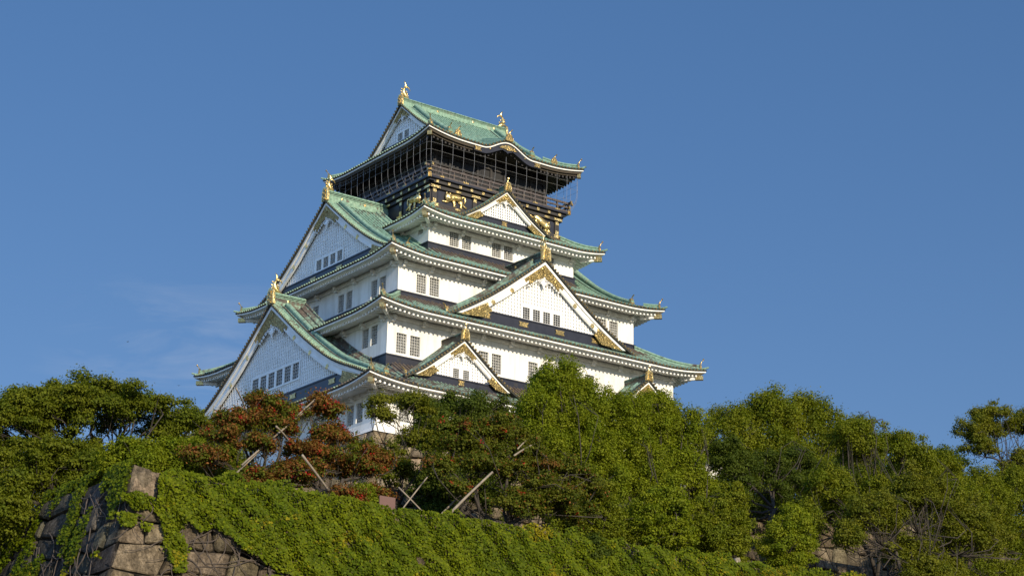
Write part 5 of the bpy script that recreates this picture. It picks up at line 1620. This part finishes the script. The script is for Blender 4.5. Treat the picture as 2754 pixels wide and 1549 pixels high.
# bare stems creeping on the exposed stones
mb = MB(); r_ = random.Random(8)
for k in range(70):
    if k < 46:
        px_ = r_.uniform(-73.4, -62.5); pz = float(ivy_bottom(px_)) + r_.uniform(-.4, .8); ang = r_.uniform(-2.6, -.5)
        pts = []; 
        for q in range(14):
            pts.append((px_, -80 - .31 * (ZT - pz) - .28, pz)); ang += r_.uniform(-.45, .45); ang = max(-3.0, min(-.15, ang))
            px_ += cos(ang) * .3; pz += sin(ang) * .22
    else:
        py_ = r_.uniform(-79.8, -70); pz = r_.uniform(-12, -8.2); ang = r_.uniform(-2.6, -.5); pts = []
        for q in range(12):
            pts.append((-73.15 - .31 * (ZT - pz) - .26, py_ - .31 * (ZT - pz), pz)); ang += r_.uniform(-.45, .45)
            py_ += cos(ang) * .3; pz += sin(ang) * .25
            if py_ < -79.8 - .0: py_ = -79.8
    mb.tube(pts, [.035 - .0018 * q for q in range(len(pts))], 5)
vn = mb.build("ivy_stems", [VINE]); tag(vn, "bare brown ivy stems creeping over the exposed wall stones", "ivy", kind="stuff")

# ------------------------------------------------------------------ wooden props, signboard, birds
PO = [((-65.6, -73.7, -7.1), (-58.71, -72.4, -0.24), .06, "longest pale prop rising to the right across the left red-tinged tree"),
      ((-63.9, -73.7, -5.1), (-58.96, -72.4, -0.72), .055, "second prop lying parallel just below the longest one"),
      ((-65.24, -75, -1.25), (-63.7, -73.6, -2.1), .045, "short prop end sticking out left above the left red-tinged tree"),
      ((-61.9, -73.7, -2.6), (-60.2, -72.5, -3.1), .06, "short prop crossing the two long ones near their middle"),
      ((-60.9, -75, -4.3), (-56.6, -74, -7.7), .07, "pale prop descending to the right below the right red-tinged tree"),
      ((-54.1, -78.8, -7.75), (-49.81, -77.6, -4.08), .085, "thick pale prop holding the red-spotted tree from the left"),
      ((-53.2, -75.8, -7.7), (-47.48, -73.6, -3.1), .065, "thinner grey prop just left of the thick one"),
      ((-55.3, -75.6, -7.5), (-50.48, -74, -2.36), .045, "thin prop leaning behind the slender open-crowned tree"),
      ((-54.5, -75, -5.2), (-51.6, -75.4, -7.6), .05, "thin brown prop crossing down to the right by the slender trunk"),
      ((-46.8, -75.6, -2.3), (-44.01, -74, -0.83), .06, "pale prop end sticking out at the upper right of the red-spotted tree"),
      ((-46.4, -75.4, -1.8), (-44.47, -74, -0.58), .045, "short prop just above the upper right one")]
for a_, b_, r_, lb in PO:
    mb = MB(); a_ = Vector(a_); b_ = Vector(b_); nn = 6
    r_ *= .8
    mb.tube([a_ + (b_ - a_) * k / nn + Vector((0, 0, .05 * sin(pi * k / nn))) for k in range(nn + 1)], [r_ * 1.25 * (1 - .25 * k / nn) for k in range(nn + 1)], 8)
    mb.sm = [True] * len(mb.f)
    tag(mb.build("support_pole", [POLEWOOD]), lb, "pole", "wooden poles propping the trees")
# each short prop rests on a forked trestle hidden in the leaves
sg_ = empty("signboard", (-57.7, -78.9, -7.9), "plain reddish brown signboard standing on the ivy wall", "sign")
mb = MB(); mb.box(-58.24, -57.22, -78.93, -78.86, -7.75, -6.82); mb.build("board", [SIGNM], sg_)
for xx in (-58.05, -57.4):
    mb = MB(); mb.box(xx - .04, xx + .04, -78.855, -78.78, -8.0, -6.95); mb.build("post", [BROWNWOOD], sg_)
for (x, y, z, rz, lb) in ((-64.88, -60, 4.84, .4, "tiny dark bird flying high in the sky above the left evergreen"), (-61.22, -60, 2.7, 1.2, "tiny dark bird flying low beside the left evergreen's top")):
    mb = MB(); mb.smooth = True
    ca_, sa_ = cos(rz), sin(rz)
    TT = lambda u, v, w: (x + .5 * (ca_ * u - sa_ * v), y + .5 * (sa_ * u + ca_ * v), z + .5 * w)
    mb.tube([TT(-.16, 0, 0), TT(-.06, 0, .01), TT(.06, 0, .015), TT(.12, 0, .03), TT(.17, 0, .02)], [.006, .018, .018, .013, .003], 6)
    for s_ in (-1, 1):
        mb.tube([TT(.03, s_ * .02, .02), TT(.05, s_ * .12, .09), TT(-.03, s_ * .24, .07)], [.015, .014, .003], 5, squash=(Vector((0, 0, 1)), .25))
    tag(mb.build("bird", [BIRDM]), lb, "bird", "birds in flight")
